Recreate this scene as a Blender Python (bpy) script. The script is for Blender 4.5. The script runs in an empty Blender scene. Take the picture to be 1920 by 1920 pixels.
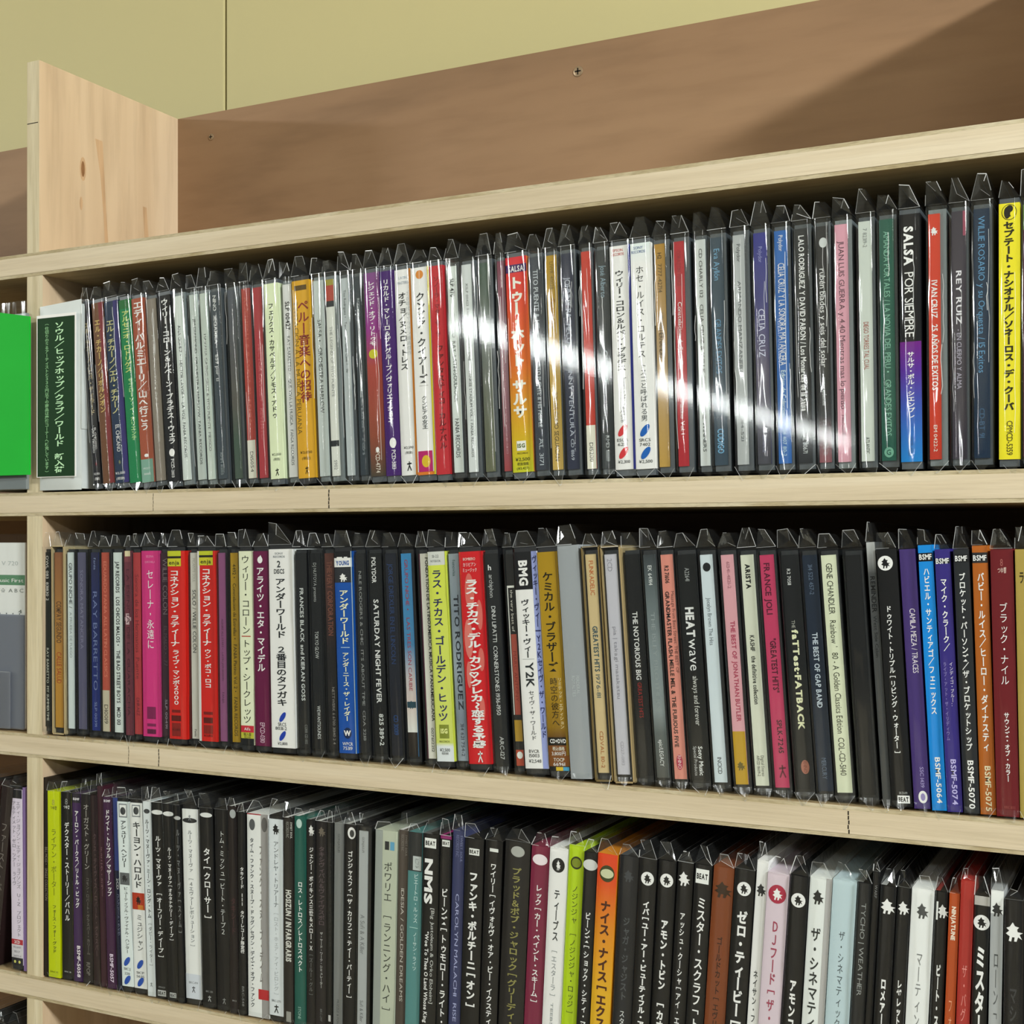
import bpy, bmesh, math, random
from mathutils import Vector
rng = random.Random(7)
sc = bpy.context.scene
COL = sc.collection

# ------------------------------------------------------------------ camera
F = 2476.0                       # focal length in pixels of a 1920 frame
TH = math.radians(26.67)         # the camera looks this far to the left of the shelf's normal
SN, CS = math.sin(TH), math.cos(TH)
DIST = 0.65                      # metres from the lens to the shelf front (plane y = 0)
CZ = 1.55                        # eye height
HZ = 1021.0                      # picture row of the horizon
cam = bpy.data.cameras.new('camera')
cam.sensor_width = 36.0
cam.lens = F / 1920.0 * 36.0
cam.shift_y = (HZ - 960.0) / 1920.0
cam.clip_start = 0.02
camo = bpy.data.objects.new('camera', cam)
camo.location = (0, -DIST, CZ)
camo.rotation_euler = (math.radians(90), 0, TH)
COL.objects.link(camo)
sc.camera = camo

# ------------------------------------------------------------------ view, world, lamps
sc.view_settings.view_transform = 'Standard'
sc.view_settings.look = 'None'
sc.view_settings.gamma = 1.0
sc.view_settings.use_curve_mapping = False
sc.view_settings.exposure = -0.94
sc.cycles.transparent_max_bounces = 32
sc.cycles.max_bounces = 6
sc.cycles.caustics_reflective = False
sc.cycles.caustics_refractive = False
w = bpy.data.worlds.new('shop_air'); sc.world = w
w.use_nodes = True
w.node_tree.nodes['Background'].inputs[0].default_value = (0.80, 0.86, 0.80, 1)
w.node_tree.nodes['Background'].inputs[1].default_value = 0.19

def lamp(name, loc, target, sx, sy, power, col=(0.97, 1.0, 0.965)):
    l = bpy.data.lights.new(name, 'AREA'); l.shape = 'RECTANGLE'
    l.size = sx; l.size_y = sy; l.energy = power; l.color = col
    o = bpy.data.objects.new(name, l); COL.objects.link(o)
    o.location = loc
    o.rotation_euler = (Vector(target) - Vector(loc)).to_track_quat('-Z', 'Y').to_euler()
    return o
# ceiling fluorescent tubes of the shop, and two added fill lamps
lamp('ceiling_tube_or_fill', (1.42, -0.87, 2.40), (-0.3, 0.1, 1.6), 0.34, 0.08, 96)
lamp('ceiling_tube_or_fill', (-2.95, -1.59, 2.25), (-0.4, 0.1, 1.75), 0.34, 0.07, 54)
lamp('ceiling_tube_or_fill', (1.7, -3.3, 2.74), (1.7, -3.25, 0.0), 1.2, 0.5, 95)  # added fill: lights the floor so its bounce reaches the board undersides
lamp('added_ceiling_fill', (-2.5, -8.0, 2.35), (-2.5, -8.01, 2.8), 5.0, 9.0, 70)  # added up-light: brightens the ceiling that the top-row film mirrors
tube_row = bpy.data.lights.new('ceiling_tube_or_fill', 'AREA'); tube_row.shape = 'RECTANGLE'
tube_row.size = 0.13; tube_row.size_y = 8.8; tube_row.energy = 330; tube_row.color = (0.97, 1.0, 0.98)
tro = bpy.data.objects.new('ceiling_tube_or_fill', tube_row); COL.objects.link(tro); tro.location = (-3.2, -9.5, 2.66)
tro.rotation_euler = (0, math.radians(-35), 0)

# ------------------------------------------------------------------ helpers
def hexc(h):
    h = h.lstrip('#'); r = []
    for i in (0, 2, 4):
        c = int(h[i:i+2], 16) / 255.0
        r.append(c / 12.92 if c <= 0.04045 else ((c + 0.055) / 1.055) ** 2.4)
    return (r[0], r[1], r[2], 1.0)

def ray(px, py, y):
    u = (px - 960.0) / F
    t = (DIST + y) / (CS + u * SN)
    return t * (-SN + u * CS), CZ + (HZ - py) / F * t

def new_mat(name):
    m = bpy.data.materials.new(name); m.use_nodes = True
    nt = m.node_tree; nt.nodes.clear()
    out = nt.nodes.new('ShaderNodeOutputMaterial')
    return m, nt, out

def nd(nt, t, **kw):
    n = nt.nodes.new(t)
    for k, v in kw.items():
        if k.startswith('i_'):
            n.inputs[k[2:].replace('_', ' ')].default_value = v
        else: setattr(n, k, v)
    return n

def mat_wood(name, c1, c2, c3, scale, rough=0.55, bump=0.15, fine=0.25, seed=0.0):
    m, nt, out = new_mat(name)
    p = nd(nt, 'ShaderNodeBsdfPrincipled'); p.inputs['Roughness'].default_value = rough
    p.inputs['Specular IOR Level'].default_value = 0.25
    tc = nd(nt, 'ShaderNodeTexCoord')
    mp = nd(nt, 'ShaderNodeMapping'); mp.inputs['Scale'].default_value = scale
    mp.inputs['Location'].default_value = (seed, seed * 1.7, seed * 0.6)
    n1 = nd(nt, 'ShaderNodeTexNoise'); n1.inputs['Scale'].default_value = 1.0
    n1.inputs['Detail'].default_value = 4; n1.inputs['Distortion'].default_value = 0.6
    r1 = nd(nt, 'ShaderNodeValToRGB')
    r1.color_ramp.elements[0].position = 0.30; r1.color_ramp.elements[0].color = hexc(c1)
    r1.color_ramp.elements[1].position = 0.72; r1.color_ramp.elements[1].color = hexc(c3)
    e = r1.color_ramp.elements.new(0.5); e.color = hexc(c2)
    mp2 = nd(nt, 'ShaderNodeMapping'); mp2.inputs['Scale'].default_value = tuple(s * 7 for s in scale)
    n2 = nd(nt, 'ShaderNodeTexNoise'); n2.inputs['Scale'].default_value = 1.0; n2.inputs['Detail'].default_value = 5
    r2 = nd(nt, 'ShaderNodeValToRGB')
    r2.color_ramp.elements[0].position = 0.30; r2.color_ramp.elements[0].color = (1-fine*1.6, 1-fine*1.7, 1-fine*1.8, 1)
    r2.color_ramp.elements[1].position = 0.55; r2.color_ramp.elements[1].color = (1, 1, 1, 1)
    mx = nd(nt, 'ShaderNodeMix', data_type='RGBA', blend_type='MULTIPLY'); mx.inputs[0].default_value = 1.0
    L = nt.links.new
    L(tc.outputs['Object'], mp.inputs[0]); L(mp.outputs[0], n1.inputs[0]); L(n1.outputs[0], r1.inputs[0])
    L(tc.outputs['Object'], mp2.inputs[0]); L(mp2.outputs[0], n2.inputs[0]); L(n2.outputs[0], r2.inputs[0])
    L(r1.outputs[0], mx.inputs[6]); L(r2.outputs[0], mx.inputs[7]); L(mx.outputs[2], p.inputs['Base Color'])
    b = nd(nt, 'ShaderNodeBump'); b.inputs['Strength'].default_value = bump; b.inputs['Distance'].default_value = 0.0006
    L(n2.outputs[0], b.inputs['Height']); L(b.outputs[0], p.inputs['Normal'])
    L(p.outputs[0], out.inputs[0])
    return m

def mat_plain(name, col, rough=0.5, spec=0.4, var=0.06, scale=60, metal=0.0):
    m, nt, out = new_mat(name)
    p = nd(nt, 'ShaderNodeBsdfPrincipled'); p.inputs['Roughness'].default_value = rough
    p.inputs['Specular IOR Level'].default_value = spec; p.inputs['Metallic'].default_value = metal
    n = nd(nt, 'ShaderNodeTexNoise'); n.inputs['Scale'].default_value = scale; n.inputs['Detail'].default_value = 3
    r = nd(nt, 'ShaderNodeValToRGB'); c = hexc(col)
    r.color_ramp.elements[0].color = tuple(x * (1 - var) for x in c[:3]) + (1,)
    r.color_ramp.elements[1].color = tuple(min(1, x * (1 + var)) for x in c[:3]) + (1,)
    r.color_ramp.elements[0].position = 0.3; r.color_ramp.elements[1].position = 0.7
    tc = nd(nt, 'ShaderNodeTexCoord'); L = nt.links.new
    L(tc.outputs['Object'], n.inputs[0]); L(n.outputs[0], r.inputs[0]); L(r.outputs[0], p.inputs['Base Color'])
    L(p.outputs[0], out.inputs[0])
    return m

def mat_print():
    m, nt, out = new_mat('printed_card')
    p = nd(nt, 'ShaderNodeBsdfPrincipled'); p.inputs['Roughness'].default_value = 0.6
    p.inputs['Specular IOR Level'].default_value = 0.12
    a = nd(nt, 'ShaderNodeVertexColor'); a.layer_name = 'Col'
    n = nd(nt, 'ShaderNodeTexNoise'); n.inputs['Scale'].default_value = 900
    mr = nd(nt, 'ShaderNodeMapRange'); mr.inputs['To Min'].default_value = 0.94; mr.inputs['To Max'].default_value = 1.03
    mx = nd(nt, 'ShaderNodeMix', data_type='RGBA', blend_type='MULTIPLY'); mx.inputs[0].default_value = 1.0
    L = nt.links.new
    hs = nd(nt, 'ShaderNodeMix', data_type='RGBA', blend_type='MULTIPLY'); hs.inputs[0].default_value = 1.0; hs.inputs[7].default_value = (1.0, 1.0, 1.0, 1)
    L(a.outputs[0], hs.inputs[6])
    L(n.outputs[0], mr.inputs[0]); L(hs.outputs[2], mx.inputs[6]); L(mr.outputs[0], mx.inputs[7])
    L(mx.outputs[2], p.inputs['Base Color']); L(p.outputs[0], out.inputs[0])
    return m

def mat_film(name, rough=0.10, haze=0.03, boost=1.0, bump=0.0, bscale=90, tint=(0.97, 0.98, 0.98)):
    """thin clear plastic: lets light through, mirrors at grazing angles"""
    m, nt, out = new_mat(name)
    tr = nd(nt, 'ShaderNodeBsdfTransparent'); tr.inputs[0].default_value = tint + (1,)
    df = nd(nt, 'ShaderNodeBsdfDiffuse'); df.inputs[0].default_value = (0.85, 0.88, 0.9, 1)
    gl = nd(nt, 'ShaderNodeBsdfGlossy'); gl.inputs['Roughness'].default_value = rough
    lw = nd(nt, 'ShaderNodeLayerWeight'); lw.inputs['Blend'].default_value = 0.5
    pw = nd(nt, 'ShaderNodeMath', operation='POWER'); pw.inputs[1].default_value = 5.0
    mu = nd(nt, 'ShaderNodeMath', operation='MULTIPLY_ADD'); mu.inputs[1].default_value = 0.85 * boost
    mu.inputs[2].default_value = 0.055 * boost; mu.use_clamp = True
    m1 = nd(nt, 'ShaderNodeMixShader'); m1.inputs[0].default_value = haze
    m2 = nd(nt, 'ShaderNodeMixShader')
    L = nt.links.new
    if bump:
        tc = nd(nt, 'ShaderNodeTexCoord')
        mp = nd(nt, 'ShaderNodeMapping'); mp.inputs['Scale'].default_value = (1.0, 1.0, 0.12)
        n = nd(nt, 'ShaderNodeTexNoise'); n.inputs['Scale'].default_value = bscale; n.inputs['Detail'].default_value = 2
        b = nd(nt, 'ShaderNodeBump'); b.inputs['Strength'].default_value = bump; b.inputs['Distance'].default_value = 0.002
        oi = nd(nt, 'ShaderNodeObjectInfo')
        ad = nd(nt, 'ShaderNodeVectorMath', operation='ADD')
        mm = nd(nt, 'ShaderNodeMath', operation='MULTIPLY'); mm.inputs[1].default_value = 40.0
        L(oi.outputs['Random'], mm.inputs[0])
        L(tc.outputs['Object'], ad.inputs[0]); L(mm.outputs[0], ad.inputs[1])
        L(ad.outputs[0], mp.inputs[0]); L(mp.outputs[0], n.inputs[0]); L(n.outputs[0], b.inputs['Height'])
        L(b.outputs[0], gl.inputs['Normal']); L(b.outputs[0], lw.inputs['Normal'])
    L(lw.outputs['Facing'], pw.inputs[0]); L(pw.outputs[0], mu.inputs[0])
    L(tr.outputs[0], m1.inputs[1]); L(df.outputs[0], m1.inputs[2])
    L(mu.outputs[0], m2.inputs[0]); L(m1.outputs[0], m2.inputs[1]); L(gl.outputs[0], m2.inputs[2])
    L(m2.outputs[0], out.inputs[0])
    return m

M = {}
M['edge'] = mat_wood('plywood_edge', '#c2b399', '#cdbea4', '#d6c9b1', (4, 30, 90), 0.6, 0.25, 0.045)
M['edge_v'] = mat_wood('plywood_edge_upright', '#b9ab8b', '#cdc0a1', '#d9ceb2', (120, 40, 6), 0.6, 0.3, 0.07, 3)
M['veneer'] = mat_wood('plywood_veneer_edge', '#a69775', '#b9ac8e', '#c9bea4', (30, 60, 160), 0.8, 0.4, 0.12, 5)
M['under'] = mat_wood('plywood_board_face', '#a08a66', '#ac9672', '#b8a47e', (3, 26, 26), 0.6, 0.15, 0.12, 9)
M['side'] = mat_wood('plywood_upright_face', '#b79c7e', '#cab193', '#d5bfa3', (1, 16, 1.6), 0.6, 0.2, 0.10, 1.4)
M['back'] = mat_wood('lauan_back_panel', '#7c6149', '#8d6f54', '#96785c', (2.5, 1, 16), 0.6, 0.1, 0.06, 2)
M['back_top'] = mat_plain('sawn_panel_top', '#a5855f', 0.8)
M['wall'] = mat_plain('painted_wall', '#bdb384', 0.55, 0.3, 0.012, 5)
M['seam'] = mat_plain('wall_joint', '#6b6338', 0.8)
M['ceil'] = mat_plain('ceiling_paint', '#d9d7cb', 0.8)
M['floor'] = mat_plain('floor_vinyl', '#b5ab94', 0.5, 0.3, 0.1, 8)
M['print'] = mat_print()
M['film'] = mat_film('clear_sleeve_film', 0.055, 0.004, 1.1, 0.42, 120)
M['flap'] = mat_film('sleeve_flap_film', 0.10, 0.008, 0.9, 0.4, 160)
M['crease_glint'] = mat_film('film_crease_glint', 0.3, 0.22, 2.0)  # whitish haze paints the bright highlight line along a film crease
M['fold_glint'] = mat_film('film_fold_glint', 0.3, 0.60, 2.0)  # denser white haze: painted glint for the brightest creases and streaks
M['clear'] = mat_film('clear_polystyrene', 0.05, 0.003, 0.6)
M['acrylic'] = mat_film('grey_acrylic', 0.06, 0.10, 1.2, tint=(0.72, 0.74, 0.80))
M['tray_d'] = mat_plain('black_tray', '#17181b', 0.3, 0.5)
M['tray_g'] = mat_plain('grey_tray', '#4d5359', 0.3, 0.5)
M['tray_c'] = mat_plain('pale_tray', '#7d8588', 0.3, 0.5)
M['card_cream'] = mat_plain('cream_slipcase', '#c9b489', 0.6)
M['metal'] = mat_plain('screw_steel', '#a08a70', 0.4, 0.5, 0.1, 300, 0.6)
M['dark'] = mat_plain('dark_gap', '#1c150d', 0.9)
M['white_pad'] = mat_plain('white_padded_film', '#ccd3d4', 0.28, 0.6, 0.05, 40)
M['green'] = mat_plain('bright_green_card', '#1cae34', 0.6, 0.12, 0.03, 30)

def link(name, me, mats, parent=None):
    o = bpy.data.objects.new(name, me); COL.objects.link(o)
    for m in (mats if isinstance(mats, (list, tuple)) else [mats]):
        me.materials.append(M[m] if isinstance(m, str) else m)
    if parent is not None: o.parent = parent
    return o

class Mesh:
    def __init__(s): s.v = []; s.f = []; s.c = []; s.m = []; s.sm = []
    def quad(s, pts, col=None, mi=0, smooth=False):
        n = len(s.v); s.v += [tuple(p) for p in pts]; s.f.append(tuple(range(n, n + len(pts))))
        s.c.append(col); s.m.append(mi); s.sm.append(smooth)
    def box(s, x0, x1, y0, y1, z0, z1, col=None, mi=0):
        P = [(x0,y0,z0),(x1,y0,z0),(x1,y1,z0),(x0,y1,z0),(x0,y0,z1),(x1,y0,z1),(x1,y1,z1),(x0,y1,z1)]
        n = len(s.v); s.v += P
        for f in ((0,1,5,4),(1,2,6,5),(2,3,7,6),(3,0,4,7),(4,5,6,7),(3,2,1,0)):
            s.f.append(tuple(n + i for i in f)); s.c.append(col); s.m.append(mi); s.sm.append(False)
    def build(s, name, mats, parent=None):
        me = bpy.data.meshes.new(name); me.from_pydata(s.v, [], s.f)
        me.polygons.foreach_set('material_index', s.m)
        me.polygons.foreach_set('use_smooth', s.sm)
        if any(c is not None for c in s.c):
            lift = lambda c: tuple(min(.86, q * (1 + .75 * min(c[:3]))) for q in c[:3]) + (1.0,)
            s.c = [[lift(q) for q in c] if isinstance(c, list) else (lift(c) if c else c) for c in s.c]
            a = me.color_attributes.new('Col', 'FLOAT_COLOR', 'CORNER'); flat = []
            for f, c in zip(s.f, s.c):
                c = c or (0.5, 0.5, 0.5, 1)
                if isinstance(c, list):
                    for cc in c: flat += cc
                else: flat += list(c) * len(f)
            a.data.foreach_set('color', flat)
        me.update()
        return link(name, me, mats, parent)

def bevel_obj(o, wdt, seg=2):
    b = o.modifiers.new('bevel', 'BEVEL'); b.width = wdt; b.segments = seg; b.limit_method = 'ANGLE'

def empty(name, loc, label, cat, group=None):
    o = bpy.data.objects.new(name, None); COL.objects.link(o); o.location = loc
    o.empty_display_size = 0.02
    o['label'] = label; o['category'] = cat
    if group: o['group'] = group
    return o

# ------------------------------------------------------------------ glyphs
_g = {}
def glyph(ch, bold):
    k = (ch, bold)
    if k in _g: return _g[k]
    c = bpy.data.curves.new('glyph', 'FONT'); c.body = ch; c.resolution_u = 2
    c.offset = {0: 0.0, 1: 0.022, 2: 0.045}[bold]
    o = bpy.data.objects.new('glyph', c); COL.objects.link(o)
    ev = o.evaluated_get(bpy.context.evaluated_depsgraph_get())
    m = ev.to_mesh()
    vs = [(v.co.x, v.co.y) for v in m.vertices]; fs = [tuple(p.vertices) for p in m.polygons]
    ev.to_mesh_clear(); bpy.data.objects.remove(o); bpy.data.curves.remove(c)
    if vs: bb = (min(v[0] for v in vs), max(v[0] for v in vs), min(v[1] for v in vs), max(v[1] for v in vs))
    else: bb = (0, 0, 0, 0)
    _g[k] = (vs, fs, bb); return _g[k]

def put(ms, ch, bold, fn, col, y):
    vs, fs, bb = glyph(ch, bold)
    n = len(ms.v)
    for v in vs:
        x, z = fn(v[0], v[1]); ms.v.append((x, y, z))
    for f in fs:
        ms.f.append(tuple(n + i for i in f)); ms.c.append(col); ms.m.append(0); ms.sm.append(False)

ROT = set('ー（）［］「」()[]〜-|｜~')
SMALL = set('ッャュョァィゥェォっゃゅょ')
def draw(ms, T, cx0, cx1, zt, zb, y):
    """T = (text, f0, f1, mode, colour, width, dx, bold)"""
    s, f0, f1, mode, col = T[:5]
    wf = T[5] if len(T) > 5 else 0.6
    dx = T[6] if len(T) > 6 else 0.0
    bold = T[7] if len(T) > 7 else (1 if mode == 'v' else 0)
    col = hexc(col); W = cx1 - cx0; H = zt - zb
    xc = (cx0 + cx1) / 2 + dx * W
    z0 = zt - f0 * H; z1 = zt - f1 * H
    if mode == 'v':
        n = len(s); ch = (z0 - z1) / n; em = wf * W
        for i, c in enumerate(s):
            if c in ' 　': continue
            zc = z0 - (i + 0.5) * ch
            if c == '・': e, cc = em, ch
            if c in ROT:
                vs, fs, bb = glyph(c, bold)
                mx, my = (bb[0] + bb[1]) / 2, (bb[2] + bb[3]) / 2
                sc_ = ch * 0.95 / max(0.5, (bb[1] - bb[0])) if c in 'ー〜-|｜~' else ch * 0.95
                put(ms, c, bold, lambda a, b: (xc + (b - my) * em, zc - (a - mx) * sc_), col, y)
            elif ord(c) < 256:
                vs, fs, bb = glyph(c, bold); mx, my = (bb[0] + bb[1]) / 2, (bb[2] + bb[3]) / 2
                put(ms, c, bold, lambda a, b: (xc + (a - mx) * em * 1.1, zc + (b - my) * ch * 1.1), col, y)
            else:
                ox = 0.06 * em if c in SMALL else 0
                put(ms, c, bold, lambda a, b: (xc + ox + (a - 0.5) * em, zc + (b - 0.38) * ch), col, y)
    elif mode in 'rh':
        x = 0; lay = []
        for c in s:
            if c == ' ': x += 0.28; continue
            vs, fs, bb = glyph(c, bold)
            jp = ord(c) > 0x2000
            lay.append((c, x if jp else x - bb[0])); x += 1.0 if jp else (bb[1] - bb[0]) + 0.07
        tot = max(x, 0.1)
        if mode == 'r':
            k = (z0 - z1) / tot; em = wf * W / 0.72
            for c, px in lay:
                put(ms, c, bold, lambda a, b: (xc + (b - 0.35) * em, z0 - (a + px) * k), col, y)
        else:
            k = wf * W / tot; em = f1 * 0.001 / 0.72
            for c, px in lay:
                put(ms, c, bold, lambda a, b: (xc + (a + px - tot / 2) * k, z0 + (b - 0.35) * em), col, y)
    elif mode == 'b':
        ms.quad([(xc - wf * W / 2, y, z1), (xc + wf * W / 2, y, z1), (xc + wf * W / 2, y, z0), (xc - wf * W / 2, y, z0)], col)
    elif mode in 'oe':      # o: disc of diameter f1 mm, e: slanted oval
        r = f1 * 0.0005; pts = []
        for i in range(20):
            a = 2 * math.pi * i / 20
            px, pz = math.cos(a) * r * wf, math.sin(a) * r
            if mode == 'e': px += pz * 0.55
            pts.append((xc + px, y, z0 + pz))
        ms.quad(pts, col)
    elif mode == 'n':       # small crouching figure with a pointed hat
        r = f1 * 0.0005
        P = [(-.1,.95),(.12,.6),(.55,.5),(.35,.3),(.4,.05),(.95,.0),(.6,-.2),(.85,-.65),(.45,-.45),(.3,-.9),(.05,-.9),(.1,-.5),(-.15,-.5),(-.25,-.95),(-.5,-.9),(-.4,-.45),(-.8,-.2),(-.45,.1),(-.75,.35),(-.4,.5)]
        ms.quad([(xc + a * r * wf, y, z0 + b * r) for a, b in P], col)
    elif mode == 'p':       # pound-like little mark: thin figure with legs (line drawing)
        r = f1 * 0.0005
        for (a, b, c2, d) in ((-.6,-.9,0,.1),(.6,-.9,0,.1),(0,.1,0,.9),(-.7,.4,.7,.5)):
            t = 0.13; L_ = math.hypot(c2 - a, d - b); nx, nz = -(d - b) / L_ * t, (c2 - a) / L_ * t
            ms.quad([(xc+(a-nx)*r*wf, y, z0+(b-nz)*r), (xc+(c2-nx)*r*wf, y, z0+(d-nz)*r), (xc+(c2+nx)*r*wf, y, z0+(d+nz)*r), (xc+(a+nx)*r*wf, y, z0+(b+nz)*r)], col)

# ------------------------------------------------------------------ room
def slab(name, x0, x1, y0, y1, z0, z1, mat, parent=None, kind=None):
    m = Mesh(); m.box(x0, x1, y0, y1, z0, z1); o = m.build(name, mat, parent)
    if kind: o['kind'] = kind
    return o
slab('floor', -7, 4, -15, 0.6, -0.05, 0.0, 'floor', kind='structure')
slab('ceiling', -7, 4, -15, 0.6, 2.80, 2.85, 'ceil', kind='structure')
WY = 0.185
wall = slab('wall_back', -7, 4, WY + 0.012, 0.3, 0.0, 2.80, 'seam', kind='structure')
sx = ray(422, 100, WY)[0]
for a, b in ((-7, sx - 0.91), (sx - 0.908, sx - 0.001), (sx + 0.001, sx + 0.909), (sx + 0.911, 4)):
    o = slab('wall_panel', a, b, WY, WY + 0.0125, 0.0, 2.80, 'wall', wall); bevel_obj(o, 0.0012, 2)

# ------------------------------------------------------------------ shelf unit
DEP = 0.1385
XU0, XU1 = ray(50, 700, 0)[0], ray(79, 700, 0)[0]
XT1 = ray(72.5, 300, 0)[0]
XR = 0.42; XL = -1.35
ZA = (CZ + .1809, CZ + .1966); ZB = (CZ + .0194, CZ + .0350); ZC = (CZ - .1433, CZ - .1277); ZD = (CZ - .3060, CZ - .2904)
ZE = (CZ - .4690, CZ - .4534)
ZTOP = CZ + .3257
shelf = empty('wall_shelf', (XL, 0, ZE[0]), 'pale plywood wall shelf with lauan back panel, holding the rows of discs', 'shelf')
def spart(m, name, mats): 
    o = m.build(name, mats); o.parent = shelf; o.matrix_parent_inverse.identity()
    o.location = (-XL, 0, -ZE[0]); return o
def board(z0, z1, cracks):
    m = Mesh(); t = 0.0021
    # solid core with two thin veneers, each ending a hair behind the sawn front edge
    m.box(XL, XR, 0.0, DEP, z0 + t, z1 - t, mi=0)
    m.box(XL, XR, 0.0002, DEP, z0, z0 + t, mi=1)
    m.box(XL, XR, 0.0002, DEP, z1 - t, z1, mi=1)
    o = spart(m, 'shelf_board', ['edge', 'veneer', 'under'])
    me = o.data
    for p in me.polygons:
        if abs(p.normal.z) > 0.9: p.material_index = 2
    for (px, ww) in cracks:
        X = ray(px, HZ - (z0 - CZ) * 3000, 0)[0]
        c = Mesh(); zz = z1 - t
        n = 5
        for i in range(n):
            za = z0 + t + (zz - z0 - t) * i / n; zb_ = z0 + t + (zz - z0 - t) * (i + .85) / n
            jx = rng.uniform(-.0002, .0002)
            c.box(X + jx, X + jx + ww, -0.00008, 0.001, za, zb_)
        k = c.build('joint_line', 'dark', o)
    return o
board(*ZA, []); board(*ZB, [(287, .0003), (616, .0007)]); board(*ZC, [(241, .0003), (297, .0006), (1590, .0006)])
board(*ZD, []); board(*ZE, [])
def upright(z0, z1, x0, x1):
    m = Mesh(); m.box(x0, x1, 0.0004, DEP, z0, z1)
    o = spart(m, 'upright', ['edge_v', 'side'])
    for p in o.data.polygons:
        if abs(p.normal.x) > 0.9 or p.normal.z > .9: p.material_index = 1
    return o
top_up = upright(ZA[1], ZTOP, XU0, XT1)
c = Mesh(); zj = ray(60, 231, 0)[1]; c.box(XU0 + .0002, XT1 - .001, .0003, .002, zj - .0002, zj + .0003); c.build('joint_line', 'dark', top_up)
def mark(name, pts, mat):
    # pts: (depth, height) outline on the right-hand face of the top upright
    g_ = Mesh(); g_.quad([(XT1 + .00004, y_, z_) for y_, z_ in pts]); return g_.build(name, mat, top_up)
M['grain'] = mat_wood('dark_grain', '#b69471', '#c2a07c', '#cbab88', (1, 60, 4), 0.6, 0.2, 0.12, 7)
M['knot'] = mat_wood('knot_wood', '#7c5637', '#8a6341', '#94704d', (1, 60, 20), 0.6, 0.2, 0.15, 8)
zz = CZ
mark('grain_streak', [(.0520, zz + .287), (.0590, zz + .287), (.0610, zz + .262), (.0625, zz + .240), (.0665, zz + .197), (.0625, zz + .197), (.0600, zz + .235), (.0570, zz + .262)], 'grain')
mark('grain_streak', [(.100, zz + .250), (.104, zz + .250), (.106, zz + .230), (.1065, zz + .1975), (.103, zz + .1975), (.102, zz + .225)], 'grain')
mark('knot', [(.0402 + .0030 * math.cos(a_ * .5236), zz + .2625 + .0085 * math.sin(a_ * .5236)) for a_ in range(12)], 'grain')
mark('knot', [(.0402 + .0017 * math.cos(a_ * .5236), zz + .2625 + .0056 * math.sin(a_ * .5236)) for a_ in range(12)], 'knot').location.x += .00004
mark('knot', [(.0385 + .0014 * math.cos(a_ * .5236), zz + .238 + .0048 * math.sin(a_ * .5236)) for a_ in range(12)], 'grain')
for za, zb in ((ZB[1], ZA[0]), (ZC[1], ZB[0]), (ZD[1], ZC[0]), (ZE[1], ZD[0])): upright(za, zb, XU0, XU1)
for za, zb in ((ZA[1], ZTOP), (ZB[1], ZA[0]), (ZC[1], ZB[0]), (ZD[1], ZC[0]), (ZE[1], ZD[0])):
    upright(za, zb, -.040, -.025); upright(za, zb, XR - .015, XR); upright(za, zb, XL, XL + .015)
m = Mesh(); m.box(XL, XR, DEP, DEP + .004, ZE[0], ZTOP)
bp = spart(m, 'back_panel', ['back', 'back_top'])
for p in bp.data.polygons:
    if p.normal.z > .9: p.material_index = 1
def screw(px, py, r=.0036):
    X, Z = ray(px, py, DEP); me = bpy.data.meshes.new('screw'); bm = bmesh.new()
    N = 20; prof = [(r, .0002), (r * .92, -.0004), (r * .6, -.0007)]
    rings = [[bm.verts.new((X + math.cos(2*math.pi*i/N)*q, DEP + h, Z + math.sin(2*math.pi*i/N)*q)) for i in range(N)] for q, h in prof]
    for a, b in zip(rings, rings[1:]):
        for i in range(N): bm.faces.new((a[i], a[(i+1) % N], b[(i+1) % N], b[i]))
    bm.faces.new(rings[-1])
    for sx_, sz_ in ((.6, .14), (.14, .6)):
        vs = [bm.verts.new((X + a*r*sx_, DEP - .00075, Z + b*r*sz_)) for a, b in ((-1,-1),(1,-1),(1,1),(-1,1))]
        f = bm.faces.new(vs); f.material_index = 1
    bm.normal_update(); bm.to_mesh(me); bm.free()
    link('screw', me, ['metal', 'dark'], bp)
screw(1084, 134); screw(396, 257, .0026)

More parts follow.
